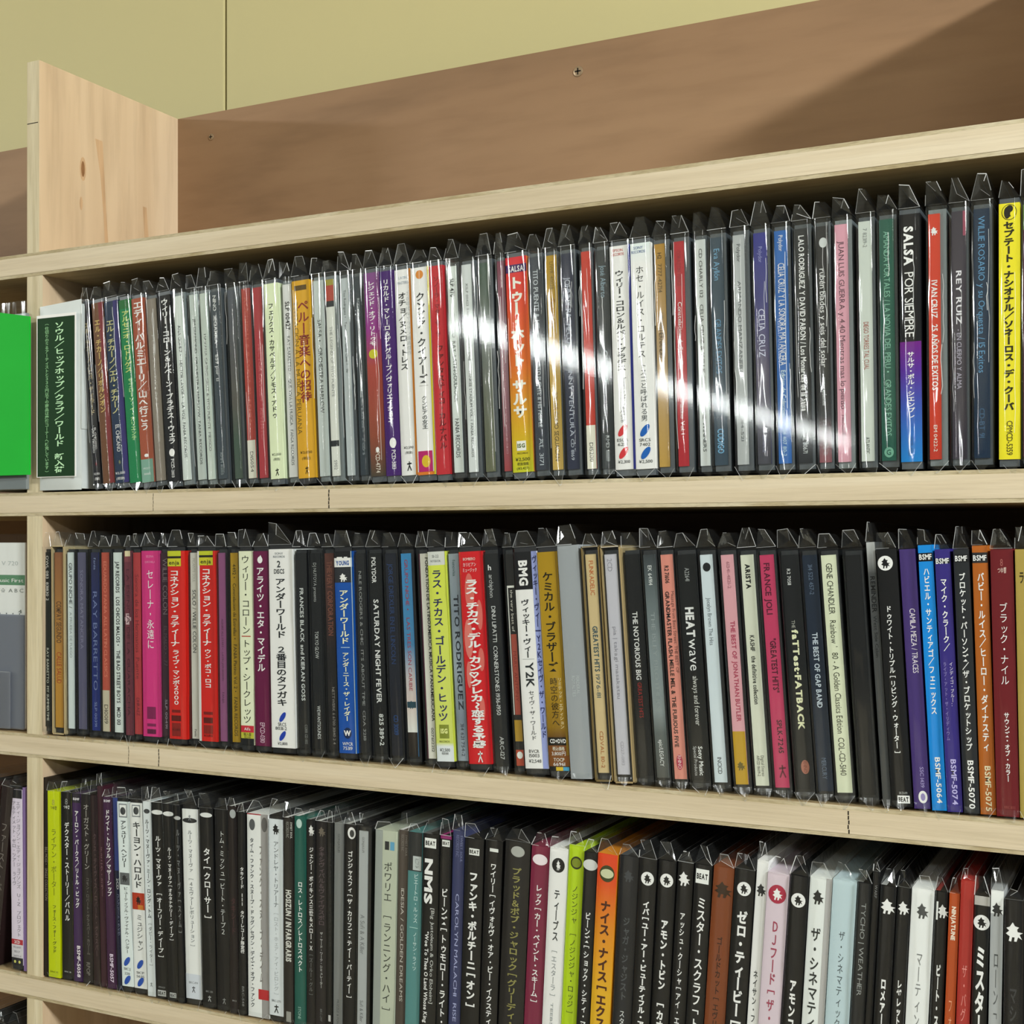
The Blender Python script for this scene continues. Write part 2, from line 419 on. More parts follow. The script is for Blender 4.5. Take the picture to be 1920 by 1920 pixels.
# ------------------------------------------------------------------ one disc
def sleeve(root, w, H, d, style, r):
    """clear bag: rounded front, tent-like top and a crumpled tail at the foot"""
    m = Mesh(); nx, nz = 6, 14
    z0, z1 = 0.0012, H + .0004
    off = [[r.uniform(-.00012, .00012) for _ in range(nx + 1)] for _ in range(nz + 1)]
    bulge = r.uniform(.0004, .0008); tilt = r.uniform(-.0011, .0011); wav = [r.uniform(-.00016, .00016) for _ in range(nz + 1)]
    n0 = len(m.v)
    for j in range(nz + 1):
        for i in range(nx + 1):
            a = i / nx; x = a * w
            y = -.0014 - bulge * (1 - (2 * a - 1) ** 4) + off[j][i] + wav[j] + tilt * (j / nz - .5)
            if i in (0, nx): y = -.0002
            m.v.append((x, y, z0 + (z1 - z0) * j / nz))
    for j in range(nz):
        for i in range(nx):
            a = n0 + j * (nx + 1) + i
            m.f.append((a, a + 1, a + nx + 2, a + nx + 1)); m.c.append(None); m.m.append(0); m.sm.append(True)
    o = m.build('plastic_sleeve', ['film'], root)
    # top flap
    t = Mesh(); cr = Mesh(); h = r.uniform(.0065, .0105) if style != 3 else r.uniform(.004, .010)
    a0, a1 = r.choice(((.02, .5), (.05, .55), (.25, .6), (.3, .7), (.15, .45), (.1, .62)))
    if style == 1: h = r.uniform(.0075, .0125)
    if style == 4: h = .0135; a0, a1 = 0.02, .3
    zf = H + .0004; hb = h * r.uniform(.6, 1.0); y0 = -.0008
    A0, A1 = (0, y0, zf), (w, y0, zf)
    R0, R1 = (w * a0, y0 + r.uniform(0, .002), zf + h), (w * a1, y0 + r.uniform(0, .003), zf + h * r.uniform(.93, 1.05))
    B0, B1 = (0, d - .002, zf), (w, d - .002, zf)
    S0, S1 = (w * (a0 + r.uniform(-.1, .2)), d - .004, zf + hb), (w * min(.95, a1 + r.uniform(-.1, .2)), d - .004, zf + hb)
    mid = (w * r.uniform(.3, .7), y0 - r.uniform(.0004, .0015), zf + h * r.uniform(.25, .5))
    for q in ((A0, A1, mid), (A1, R1, mid), (R1, R0, mid), (R0, A0, mid)): t.quad(q)
    t.quad((A0, R0, S0, B0)); t.quad((R1, A1, B1, S1)); 
    def rib(p, q, wd=.00022):  # flat whitish strip painting the highlight along a film edge
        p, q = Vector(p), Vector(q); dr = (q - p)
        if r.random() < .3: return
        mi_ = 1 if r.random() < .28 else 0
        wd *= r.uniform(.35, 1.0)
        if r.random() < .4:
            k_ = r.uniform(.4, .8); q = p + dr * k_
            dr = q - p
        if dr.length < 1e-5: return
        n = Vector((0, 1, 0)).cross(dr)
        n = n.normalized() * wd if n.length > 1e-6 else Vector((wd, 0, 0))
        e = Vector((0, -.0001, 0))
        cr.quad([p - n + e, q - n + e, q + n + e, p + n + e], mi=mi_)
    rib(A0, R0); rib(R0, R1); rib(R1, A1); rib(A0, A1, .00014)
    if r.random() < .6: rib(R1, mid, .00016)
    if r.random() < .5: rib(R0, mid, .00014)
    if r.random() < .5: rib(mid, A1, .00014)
    p, q = Vector(R1), Vector(S1)
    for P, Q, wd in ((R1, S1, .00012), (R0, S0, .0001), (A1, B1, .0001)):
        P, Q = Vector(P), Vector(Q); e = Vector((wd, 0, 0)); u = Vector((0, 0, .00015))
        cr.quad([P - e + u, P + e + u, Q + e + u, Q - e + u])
    if style == 1:  # upright whitish strips painting reflection streaks on the film front
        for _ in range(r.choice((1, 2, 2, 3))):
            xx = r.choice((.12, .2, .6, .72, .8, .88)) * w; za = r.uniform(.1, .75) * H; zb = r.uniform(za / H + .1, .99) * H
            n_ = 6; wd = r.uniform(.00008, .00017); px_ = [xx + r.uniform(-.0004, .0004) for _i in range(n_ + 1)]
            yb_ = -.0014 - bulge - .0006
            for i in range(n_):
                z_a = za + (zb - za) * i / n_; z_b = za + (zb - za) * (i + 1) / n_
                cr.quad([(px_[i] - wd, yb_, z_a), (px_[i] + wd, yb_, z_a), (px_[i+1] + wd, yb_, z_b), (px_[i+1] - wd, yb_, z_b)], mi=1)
    # crumpled tail
    if style in (1, 2, 3):
        k = r.uniform(.0016, .0042); xm = w * r.uniform(.3, .8); xm2 = xm + r.uniform(.0006, .0018)
        C0, C1 = (0, -.0014, .0035), (w, -.0014, .0035); T0 = (xm, -.0019, -k); T1 = (min(w, xm2), -.0022, -k * r.uniform(.6, 1))
        tl = Mesh(); tl.quad((C0, T0, T1, C1)); tl.build('sleeve_tail', ['flap'], o)
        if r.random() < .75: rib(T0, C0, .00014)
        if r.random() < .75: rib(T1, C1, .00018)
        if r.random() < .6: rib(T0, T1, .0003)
    t.build('sleeve_flap', ['flap'], o)
    q = cr.build('sleeve_crease_glint', ['crease_glint', 'fold_glint'], o); q['kind'] = 'stuff'
    return o

def lerp_tab(tab, x):
    for (a, va), (b, vb) in zip(tab, tab[1:]):
        if x <= b: return va + (vb - va) * (max(x, a) - a) / (b - a)
    return tab[-1][1]

ROWS = {1: dict(z=ZB[1], ref=700, lean=[(80, 6.0), (180, 5.2), (300, 4.2), (500, 2.6), (960, 2.4), (1200, 1.6), (1500, 1.2), (1700, .6), (1890, .05)], name='top', style=1, tray='tray_g'),
        2: dict(z=ZC[1], ref=1210, lean=[(80, .4), (250, .8), (500, 1.0), (640, 1.8), (820, 3.1), (1050, 3.8), (1550, 4.1), (1680, 3.5), (1760, 3.0), (1860, 1.6), (1910, 1.1)], name='middle', style=2, tray='tray_d'),
        3: dict(z=ZD[1], ref=1720, lean=[(80, .3), (150, .9), (220, 2.2), (350, 1.9), (465, .6), (560, 0), (640, -.5), (740, -1.2), (880, -1.8), (990, -2.9), (1230, -3.0), (1340, -3.7), (1440, -3.8), (1560, -3.3), (1730, -2.8), (1840, -1.6), (1910, -.3)], name='lower', style=3, tray='tray_d')}

labels_seen = {}
def disc(row, it, nxt, prev_short):
    R = ROWS[row]; r = random.Random(row * 1000 + int(it['x0']))
    ref = it.get('ref', R['ref'])
    lean = math.radians(it.get('lean', lerp_tab(R['lean'], (it['x0'] + it['x1']) / 2)))
    yd = r.uniform(.0012, .0026) + it.get('yd', 0)
    base = R['z'] + .0010
    def atbase(px):
        X, Z = ray(px, ref, .0018)
        return X + (Z - base) * math.tan(lean)
    xa, xb = atbase(it['x0']), atbase(it['x1'])
    kind = it['k']; cw = xb - xa; H = it.get('h', .1250 if kind != 'd' else .1245); d = .1340
    lim = 9.0
    case_l = xa - (.0010 if kind == 'j' else 0)
    if nxt is not None:
        nref = nxt.get('ref', R['ref'])
        nl = math.radians(nxt.get('lean', lerp_tab(R['lean'], (nxt['x0'] + nxt['x1']) / 2)))
        X, Z = ray(nxt['x0'], nref, .0018)
        nb = X + (Z - base) * math.tan(nl) - (.0010 if nxt['k'] == 'j' else 0)
        nt_ = nb - .125 * math.tan(nl); mt = case_l - .125 * math.tan(lean)
        lim = min(nb - case_l, nt_ - mt) * math.cos(lean) - .00035 - (.0010 if 'slip' in nxt else 0) - (.0006 if 'slip' in it else 0)
    if kind == 'j':
        w_ = min(max(.0100, cw + .0022), lim)
        if cw > w_ - .0015: cw = w_ - .0015
        cw = max(cw, .002)
    else:
        w_ = min(cw, lim)
    xo = xa - case_l
    lab = f"{it['d']} {it.get('rel') or ('right of the ' + prev_short)}, {R['name']} shelf"
    root = empty('compact_disc', (case_l, yd, base + (w_ * math.sin(-lean) if lean < 0 else 0)), lab, 'CD', f"CDs on the {R['name']} shelf")
    root.rotation_euler = (0, -lean, 0)
    labels_seen.setdefault(lab, []).append(root)
    tray = it.get('tray', R['tray'])
    P = Mesh(); y = 0.0
    if kind == 'j':
        ct, cb = H - .0035, .0045
        c0, c1 = xo, xo + cw
        ins = Mesh(); ins.box(.0011, w_ - .0008, .0016, d, .0014, H - .0014)
        ins.build('disc_tray', tray, root)
        yf = .0008
    elif kind == 'o':
        ct, cb = H - .0024, .0036
        c0, c1 = 0, w_
        ins = Mesh(); ins.box(.0002, w_ - .0002, .0006, d, .0002, H)
        q = ins.build('disc_tray', tray, root)
        yf = -.0002
    else:
        ct, cb = H, .0002
        c0, c1 = 0, w_; yf = 0.0
    base_c = hexc(it['c'])
    bands = it.get('b', [])
    grad = it.get('g')
    dep = {'j': .0006, 'o': .032, 'd': d}[kind]
    side = hexc(it['side']) if 'side' in it else base_c
    # body of the printed piece
    P.box(c0, c1, yf, yf + dep, cb, ct, side)
    if 'top' in it and kind == 'd':
        P.quad([(c0, yf + .001, ct + .00005), (c0 + (c1 - c0) * .35, yf + .001, ct + .00005), (c0 + (c1 - c0) * .35, d, ct + .00005), (c0, d, ct + .00005)], hexc(it['top']))
    yy = yf - .00004
    if grad:
        for (fa, ca), (fb, cb_) in zip(grad, grad[1:]):
            za, zb = ct - fa * (ct - cb), ct - fb * (ct - cb)
            A, B = hexc(ca), hexc(cb_)
            P.quad([(c0, yy, zb), (c1, yy, zb), (c1, yy, za), (c0, yy, za)], [B, B, A, A])
    else:
        P.quad([(c0, yy, cb), (c1, yy, cb), (c1, yy, ct), (c0, yy, ct)], base_c)
    yy -= .00004
    for b in bands:
        za, zb = ct - b[0] * (ct - cb), ct - b[1] * (ct - cb)
        P.quad([(c0, yy, zb), (c1, yy, zb), (c1, yy, za), (c0, yy, za)], hexc(b[2]))
    yy -= .00004
    for T in it.get('t', []):
        if T[3] == 'v' and len(T) > 5: T = T[:5] + (T[5] * (1.2 if row == 3 else 1.08),) + T[6:]
        draw(P, T, c0, c1, ct, cb, yy); yy -= .000012
    P.build({'j': 'spine_card', 'o': 'obi_strip', 'd': 'card_cover'}[kind], ['print'], root)
    if kind == 'j':
        cs = Mesh(); cs.box(0, w_, 0, .009, 0, H)
        # hinge notches and the lid seam
        sxx = min(w_ - .0006, c1 + .0004)
        cs.box(sxx, sxx + .00028, -.0001, .0004, .001, H - .001)
        cs.box(.0004, .0007, -.0001, .0004, .004, H - .004)
        cs.box(w_ * .35, w_ * .6, -.00015, .001, H - .0034, H - .0012)
        cs.box(w_ * .35, w_ * .6, -.00015, .001, .0012, .0030)
        o = cs.build('clear_case', ['clear'], root); bevel_obj(o, .0005, 1)
    if kind == 'j' and 'slip' in it:
        s_ = Mesh(); tk = .0006
        s_.box(-.0008, -.0002, -.0004, d, 0, H + .0008, hexc(it['slip'])); s_.box(w_ - .0002, w_ + .0005, -.0004, d, 0, H + .0008, hexc(it['slip']))
        s_.box(-.0008, w_ + .0005, -.0004, d, H + .0002, H + .0009, hexc(it['slip'])); s_.box(-.0008, w_ + .0005, -.0004, d, 0, .0007, hexc(it['slip']))
        s_.build('slipcase', ['print'], root)
    if it.get('sl', True): sleeve(root, w_, H, d, it.get('style', R['style']), r)
    return root
# ------------------------------------------------------------------ the discs, shelf by shelf
def J(x0, x1, c, d, s, t=(), **k): return dict(x0=x0, x1=x1, k='j', c=c, d=d, s=s, t=list(t), **k)
def O(x0, x1, c, d, s, t=(), **k): return dict(x0=x0, x1=x1, k='o', c=c, d=d, s=s, t=list(t), **k)
def D(x0, x1, c, d, s, t=(), **k): return dict(x0=x0, x1=x1, k='d', c=c, d=d, s=s, t=list(t), **k)
GO = '#c9ad6a'; WH = '#e6eaea'; BK = '#1b1b1d'; GR = '#6d7276'
TOP = [
 O(162.5,176,'#202024','black CD with gold katakana','black gold-lettered CD',[('エル・チカーノ／ビバ・ティラード',.10,.62,'v','#a99a74',.62),('EL CHICANO',.69,.81,'r',WH,.26,.15),('VIVA TIRADO',.69,.83,'r',WH,.26,-.2),('¥2,500',.945,1.5,'h',WH,.8),('(税抜)',.972,1.5,'h',WH,.7),('',.89,2.4,'n','#8c3a3a',1)]),
 O(181,202,'#6e4a33','brown and red CD with gold katakana','brown-red CD',[('',0,1,'b','#7e3136',.42,.29),('エル・チカーノ／リボルシオン',.09,.61,'v',GO,.5,-.1)]),
 O(204,231,'#26364f','dark blue CD with pale yellow katakana','dark blue CD',[('',0,1,'b','#34306f',.36,.32),('エル・チカーノ／エル・チカーノ',.10,.62,'v','#c2bd86',.52,-.16),('EL CHICANO',.68,.83,'r',WH,.28,-.1),('',.885,3,'n','#7d7f5a',.8,-.1),('¥2,500',.945,1.6,'h',WH,.7,-.1),('(税抜)',.975,1.5,'h',WH,.6,-.1)]),
 O(231.5,254,'#1f8250','green CD with yellow-green katakana','green CD',[('アルセニオ・ロドリゲス',.06,.40,'v','#c3cf7a',.62,0),('サブローソ・イ・カリエンテ',.43,.77,'v','#a9cf8d',.42,.1)],b=[(0,.05,'#2c6b3b')]),
 O(255,278,'#a2543d','terracotta CD with large white katakana','terracotta CD',[('エディ・パルミエーリ／山へ行こう',.015,.72,'v','#e8dccf',.72),('',.855,2.2,'o',WH,1.6),('PCCY',.925,1.2,'h','#cfe0da',.6),('30012',.955,1.2,'h','#cfe0da',.6)],b=[(.875,1,'#7aa293')]),
 J(281,299,'#8b8177','grey-brown CD in a dark clear case','grey-brown CD',[('PUERTO RICAN POWER',.2,.8,'r','#a9a49c',.3)]),
 O(303,327,'#1d1e21','black CD with bold white katakana','black white-katakana CD',[('ウィリー・コローン＆ルベーン・ブラデス・ウェラ',.02,.80,'v','#e9ecec',.55,.05,1),('',.845,5,'o','#dfe4e4',.9),('PCD-2103',.88,.98,'r',WH,.22)]),
 J(331,346,'#c4cbc8','white-spined CD with tiny black capitals','small-print white CD',[('ANA GOMEZ • HECTOR LAVOE • LA VOZ  FANIA RECORDS',.16,.88,'r','#3b3f42',.38)],tray='tray_c'),
 J(359,374,'#b9c2bf','pale grey-spined CD with small print','pale grey CD',[('JIM DIAMOND  ORCHESTRA HARLOW  FANIA RECORDS',.13,.92,'r','#40464a',.3)],tray='tray_c'),
 J(379,392,'#c0cac4','slim white-spined CD with grey print','slim white CD',[('HAVANA CASINO CRUZ & TITO PUENTE  MEXICO',.22,.85,'r','#555b5d',.34)],tray='tray_c'),
 J(400,415,'#434c54','slate-spined CD with faded white name','faded slate CD',[('NINO  SEGARRA • 659 por ti',.02,.48,'r','#cfd6d8',.42),('RMM 82155',.86,.98,'r','#8d9699',.3)]),
 J(430,444,'#595d59','dark olive-grey CD with no lettering','dark olive CD',[],g=[(0,'#555a66'),(.6,'#5f5c56'),(.8,'#4a5c50'),(1,'#4c5a50')]),
 J(458,473,'#b0443c','red-spined CD with white foot','white-footed red CD',[('RODVEN LA BANDA BLANCA',.05,.72,'r','#c9685a',.4),('D15054',.86,.97,'r','#4c4a48',.4)],b=[(.80,1,'#c9c6ba')]),
 J(478,494,'#b74048','plain crimson-spined CD','plain crimson CD',[('HECTOR LAVOE • REVENTO',.3,.8,'r','#cf7478',.3)]),
 O(502,527,'#c8d6b1','pale green CD with black katakana','pale green CD',[('フェリクス・カサベルテ／ソモス・アドゥ',.10,.69,'v','#30372c',.40,-.05,1),('¥2,000',.875,1.5,'h','#3c4438',.7),('(税抜)',.90,1.3,'h','#3c4438',.5),('',.965,5,'p','#1f241c',.7)],style=1),
 J(533,549,'#cdd3cf','white-spined CD with bold black code','bold-code white CD',[('SLP 00427',.09,.24,'r','#23272a',.5,0,1),('RAY BARRETTO • QUE VIVA LA MUSICA   FANIA RECORDS',.27,.94,'r','#4b5154',.34)],tray='tray_c'),
 O(553,585,'#dca62c','golden yellow CD with dark red lettering','golden CD',[('ペルー音楽への招待',.10,.62,'v','#8c2f2a',.62,.12,1),('INVITACION A LA MUSICA PERUANA',.11,.78,'r','#7a6322',.26,-.32),('',.025,.05,'b','#5c4820',.7),('¥3,000',.87,1.6,'h','#4b3a16',.7),('(税抜)',.90,1.4,'h','#4b3a16',.5),('',.96,5,'p','#33270e',.6)],tray='tray_d'),
 J(592,610,'#b5bcbb','light grey CD with small black capitals','light grey CD',[('SALSA • ORCHESTRA HARLOW',.20,.68,'r','#35393c',.40)],tray='tray_c'),
 J(615,630,'#c9cac4','white-spined CD with a red patch on top','red-patched CD',[('THE LEGEND OF TITO PUENTE',.24,.6,'r','#8d8f8f',.32),('5902',.92,.97,'r','#888888',.4)],b=[(0,.03,'#a89b3f'),(.03,.11,'#b84a3c'),(.11,.14,'#303437'),(.82,.85,'#2f3234')],tray='tray_c'),
 J(642,656,'#b1b8bc','silver-grey CD with small dark lettering','silver-grey CD',[('Tito Rodriguez • Tendido de Mundo Cane • 90',.06,.48,'r','#3a3f44',.34)]),
 J(667,682,'#3a434b','dark slate CD with pale spaced lettering','dark slate CD',[('RODVEN',.11,.2,'r','#a9b1b5',.3),('CARLOS GUZMAN',.22,.4,'r','#a9b1b5',.3),('GRANDES EXITOS • 2 CD´S',.52,.9,'r','#a2abb0',.26)]),
 O(689,717,'#8a3b85','purple-to-terracotta CD with a yellow dot','yellow-dotted CD',[('レジェンド・オブ・リトゥモ',.04,.36,'v','#e9dce6',.45,-.05),('',.40,5.5,'o','#c9c22c',1.1,-.05),('PCD-4774',.88,.985,'r','#d9c8be',.3),('',.87,3,'o','#e4d6cc',.8)],g=[(0,'#7c4a84'),(.28,'#913388'),(.46,'#a8483f'),(.8,'#8e4a36'),(1,'#4c4437')]),
 O(718,745,'#43206b','deep purple CD with white katakana','deep purple CD',[('リカルド・マレーロ＆ザ・グループ／ヴァリエイション',.04,.74,'v','#ece8f0',.42,-.05,1),('',.84,6,'o','#d9d3e2',.75,.05),('PCD-3813',.875,.97,'r','#e6e0ee',.3,.08)]),
 O(745.5,776,'#cdd6d6','white CD with an orange right edge','orange-edged white CD',[('',0,1,'b','#e08a2e',.12,.44),('オチョ／ヌメロ・トレス',.11,.49,'v','#24282b',.46,-.08,1),('70年代ＮＹラテン最高傑作',.11,.42,'v','#a9aeb0',.24,.25,0),('LATIN',.04,1.6,'h','#9aa8b8',.5),('MASTERS',.065,1.6,'h','#8d98a5',.7),('¥2,500',.865,1.5,'h','#3a3e40',.6),('(税抜)',.89,1.3,'h','#3a3e40',.45),('',.955,6,'p','#1d2123',.7)]),
 O(777,811,'#d3d8d4','white CD with a magenta foot','magenta-footed CD',[('',0,1,'b','#e4d32a',.10,.45),('',.035,5,'o','#d98a3c',1.0,-.02),('クンビア・クイアーズ',.12,.56,'v','#24272a',.48,-.02,1),('クンビアの女王',.62,.78,'v','#5a5e60',.3),('',.57,.572,'b','#9a9a9a',.5),('',.885,.985,'b','#b8266b',.78,-.05),('',.935,7,'o','#d8b82f',.8,-.02)],b=[(.985,1,'#dd7a2a')]),
 O(812,837,'#bf3038','red CD with faint dark katakana','faint-print red CD',[('ソノーラ・マタンセーラ',.05,.34,'v','#7c2026',.4),('ファンタスティコ・カルナバル',.38,.88,'v','#5f1c20',.5,.1,1)]),
 J(844,861,'#c4cac8','white-spined CD with a bold number','bold-number CD',[('SLP 470',.06,.15,'r','#222629',.5,0,1),('RICARDO  RAY  LATIN-SOULROCK',.23,.66,'r','#43484b',.42),('FANIA RECORDS',.74,.93,'r','#2d3134',.46)],tray='tray_d'),
 J(872,889,'#c3c7c8','white-spined CD with thin grey capitals','thin-print white CD',[('XSLP 00423  FANIA ALL STARS • LIVE AT YANKEE STADIUM VOL. 1  FANIA RECORDS',.09,.93,'r','#55595c',.28)]),
 J(903,921,'#5d6a60','mossy grey-green CD without lettering','mossy CD',[],g=[(0,'#42574c'),(.5,'#6a7069'),(1,'#6b6d55')]),
 J(938,952,'#8c5664','dull rose CD with tiny capitals','dull rose CD',[('LA LUPE',.07,.13,'r','#c9a3ac',.3),('CHOCOLATE SUAVECITO PAPAUPA LEGENDARIO',.38,.92,'r','#b98790',.28)],g=[(0,'#7c3a50'),(.5,'#9a7480'),(.8,'#93616a'),(1,'#a3474a')]),
 O(955,994,'#e0722c','red-to-yellow CD with large cream katakana','red-to-yellow CD',[('トゥー・ホット・サルサ',.09,.75,'v','#f1e2c4',.62,-.04,2),('SALSA',.055,3.2,'h','#f2dfd8',.75,0,1),('',.855,.90,'b','#e9e9c6',.45,-.05),('ISG',.877,2.2,'h','#5a6a2a',.38,-.05,2),('RECORDS',.912,1.0,'h','#4a4a20',.5),('¥2,500',.94,1.9,'h','#33331a',.7),('税抜価格',.962,1.4,'h','#33331a',.55),('(¥3,427)',.982,1.4,'h','#33331a',.6)],g=[(0,'#d5303c'),(.14,'#dc4438'),(.5,'#e0702e'),(.85,'#d6b224'),(1,'#c8cc2c')],b=[(.035,.072,'#46285e')]),
 J(999,1021,'#3f444e','slate CD with pale serif capitals','serif slate CD',[('TITO PUENTE & HIS',.06,.34,'r','#b9bfc6',.42),('TITO PUENTE & HIS PEOPLE',.50,.80,'r','#aeb6bc',.36),('AL 3171',.85,.98,'r','#a8afb6',.36)]),
 J(1030,1049,'#c49a35','gold-spined CD with dark lettering','gold CD',[('UWR-40028',.03,.16,'r','#7a6328',.36),('Guayacán',.20,.34,'r','#8a4a1c',.5),('SOLOS COMO SEGUACAN',.64,.96,'r','#4b4026',.42)],g=[(0,'#bd9426'),(.35,'#c9a03c'),(1,'#cfae60')]),
 J(1058,1080,'#33374a','navy slate CD with thin capitals','navy slate CD',[('JOHNNY PACHECO',.11,.42,'r','#9fa5b4',.5),('JOHNNY VENTURA',.47,.85,'r','#a9aebb',.36),('CD 8169',.86,.96,'r','#aab0bc',.28)]),
 J(1096,1113,'#c83f32','bright red-spined CD, white at the foot','bright red CD',[('D15200',.88,.97,'r','#43403c',.42)],b=[(.80,1,'#cfcbbd')]),
 J(1123,1147,'#3b3f42','charcoal CD with blue-grey name','charcoal CD',[('José Alberto',.07,.22,'r','#8aa2b0',.44),('ON TIME',.46,.62,'r','#b9c0c4',.42),('RMD 81619',.85,.97,'r','#a7adb0',.32)]),
 O(1149,1188,'#ced6d8','white CD with red ovals and blue edge','red-oval CD',[('',0,1,'b','#343ca8',.12,.44),('EPSON',.02,1.5,'h','#c04040',.5,-.1),('RECORDS',.038,1.5,'h','#c04040',.6,-.1),('ウィリー・コロン＆ルベン・ブラデス',.11,.56,'v','#25292c',.44,-.06,1),('プラスティック／メタルメンタ',.59,.79,'v','#50565a',.34,-.04),('',.825,6.4,'e','#d23a40',.62,-.1),('ESCA',.868,1.7,'h','#33383b',.55,-.1),('6214',.887,1.7,'h','#33383b',.5,-.1),('',.925,6.4,'e','#d23a40',.62,-.08),('¥2,300',.965,1.7,'h','#3a3f42',.6,-.06)]),
 O(1189,1226,'#d2dada','white CD with blue ovals','blue-oval CD',[('SONY',.02,1.5,'h','#3a5f9a',.5,-.1),('RECORDS',.038,1.5,'h','#3a5f9a',.7,-.1),('ホセ・ルイス・コルテス',.10,.51,'v','#25292c',.40,-.06,0),('トスコと呼ばれる男',.53,.79,'v','#4a5054',.34,.0,0),('',.83,6.4,'e','#1f62b8',.65,0),('SRCS',.872,1.7,'h','#33383b',.6,0),('7402',.892,1.7,'h','#33383b',.55,0),('',.93,6.4,'e','#1f62b8',.65,.02),('¥2,500',.967,1.7,'h','#3a3f42',.7,.02)],g=[(0,'#c3d6de'),(.1,'#d2dada'),(1,'#ced4d4')]),
 J(1231,1250,'#bf8f3c','amber-spined CD with black print','amber CD',[('H2',.04,.07,'r','#3d2d12',.42),('7777-42714',.09,.22,'r','#5a4520',.4),('MIRIAM HERNANDEZ',.31,.52,'r','#332818',.45)],g=[(0,'#b98a34'),(.5,'#b89a72'),(1,'#c9a050')]),
 J(1268,1287,'#b52c36','crimson-spined CD with white lettering','crimson white-print CD',[('CORAZON VENCE',.04,.2,'r','#8c2630',.4),('Constelacion de Estrellas • FANIA Platino Vol. 1',.27,.86,'r','#e9d2d0',.40)]),
 J(1308,1326,'#c6cacb','pale-spined CD with wide thin capitals','wide-capitals CD',[('CD CHARLY 132   CELIA CRUZ & WILLIE COLON   THE WINNERS',.04,.94,'r','#3c4145',.36)],tray='tray_g'),
 J(1336,1360,'#3a4a58','blue-slate CD with light blue lettering','blue-slate CD',[('Eva Ayllón',.05,.19,'r','#6fa2c4',.46),('GRANDES EXITOS',.36,.6,'r','#5f93b8',.46),('CODIGO',.84,.95,'r','#6fa6cc',.5,0,1)]),
 J(1379,1400,'#a3a6a8','mid-grey CD with stencil-like letters','stencil-letter CD',[('Polydor',.04,.12,'r','#4b4f52',.34),('ARMANDO MANZANERO',.2,.62,'r','#5f6467',.32),('314-521',.8,.9,'r','#6a6f72',.26)]),
 J(1417,1442,'#3c3d7c','indigo CD with white serif name','indigo CD',[('Polydor',.06,.13,'r','#8d90c0',.3),('CELIA CRUZ',.33,.54,'r','#b9bbd2',.5),('314 513 164-2',.84,.95,'r','#8c8da6',.24)],g=[(0,'#35388a'),(.3,'#40407a'),(.6,'#5a5468'),(1,'#4a4a52')]),
 J(1456,1480,'#2c67b4','royal blue CD with white capitals','royal blue CD',[('Polydor',.02,.09,'r','#cfe0ef',.34),('CELIA CRUZ Y LA SONORA MATANCERA',.14,.58,'r','#cfe0ef',.52),('Edicion de Coleccion',.60,.80,'r','#bcd2e6',.36),('314 407 80-2',.85,.97,'r','#a9c6e2',.3)]),
 J(1493,1519,'#2b2d30','black CD with long white capitals','long-title black CD',[('LALO RODRIGUEZ Y DAVID PABON / Los Monarcas de la Salsa',.03,.78,'r','#d9dddd',.40,0,1),('CDZ 80671',.86,.96,'r','#b9bdbf',.34)],tray='tray_g'),
 J(1533,1556,'#28292c','black CD with lowercase white lettering','lowercase black CD',[('',.07,5,'o','#b9bcbd',.8,.1),('rubén blades y seis del solar',.18,.60,'r','#d3d6d6',.48),('antecedente',.64,.76,'r','#c7cacb',.34),('7559-61472-2',.82,.97,'r','#a2a4a6',.3)],g=[(0,'#242528'),(.8,'#2b2b2e'),(.92,'#6f4a50'),(1,'#8a5058')]),
 J(1568,1592,'#cf95a6','pink CD with dark thin capitals','pink CD',[('JUAN LUIS GUERRA y 4.40 Mientras mas lo pienso',.07,.78,'r','#5c3a48',.44),('7107650105-2',.80,.93,'r','#6d4655',.34)],tray='tray_c'),
 J(1613,1637,'#b6bcb6','grey-white CD with faint red print','red-print pale CD',[('7 82319-2',.03,.11,'r','#7f8484',.32),('DIEGO TORRES TAL CUAL',.42,.62,'r','#a85a50',.4),('ATLANTIC',.9,.97,'r','#4a4f4f',.3)],tray='tray_g'),
 J(1651,1678,'#22584a','dark green CD with pale serif capitals','dark green CD',[('AMANDA PORTALES / LA NOVIA DEL PERU • GRANDES EXITOS',.05,.90,'r','#7fb39d',.42),('',.965,5,'o','#6fa68f',.9),('G',.965,2.6,'h','#22584a',.35,0,1)]),
 O(1688,1728,'#17171a','black, purple and blue CD reading SALSA','SALSA-lettered CD',[('SALSA',.05,.21,'r','#f2f2f2',.42,-.05,2),('POR SIEMPRE',.235,.50,'r','#ececec',.44,-.04,0),('サルサ・ポル・シエンプレ',.555,.825,'v','#efeaf2',.32,0,1),('SICP-4201',.90,.975,'r','#1f4f86',.22,-.04)],g=[(0,'#17171a'),(.515,'#17171a'),(.5151,'#6f2184'),(.63,'#562b97'),(.78,'#3a55b0'),(1,'#1f7fcc')]),
 J(1742,1764,'#cf3a22','orange-red CD with white capitals','orange-red CD',[('IVAN CRUZ   25 AÑOS DE EXITOS',.27,.72,'r','#f0e3dc',.5,0,1),('',.07,4.4,'n','#e9ddd6',.9),('EM 0422-2',.86,.97,'r','#e5c9bf',.32)],b=[(.96,1,'#c43a28')],tray='tray_c'),
 J(1785,1812,'#3d3742','dusky purple CD with pink corner','dusky purple CD',[('REY RUIZ',.24,.46,'r','#c9c6d0',.38,0,1),(' - EN CUERPO Y ALMA',.47,.72,'r','#a9a4b4',.34),('SONY DISCOS',.85,.95,'r','#7c7786',.2),('',.0,.10,'b','#9a4a60',.2,.4)]),
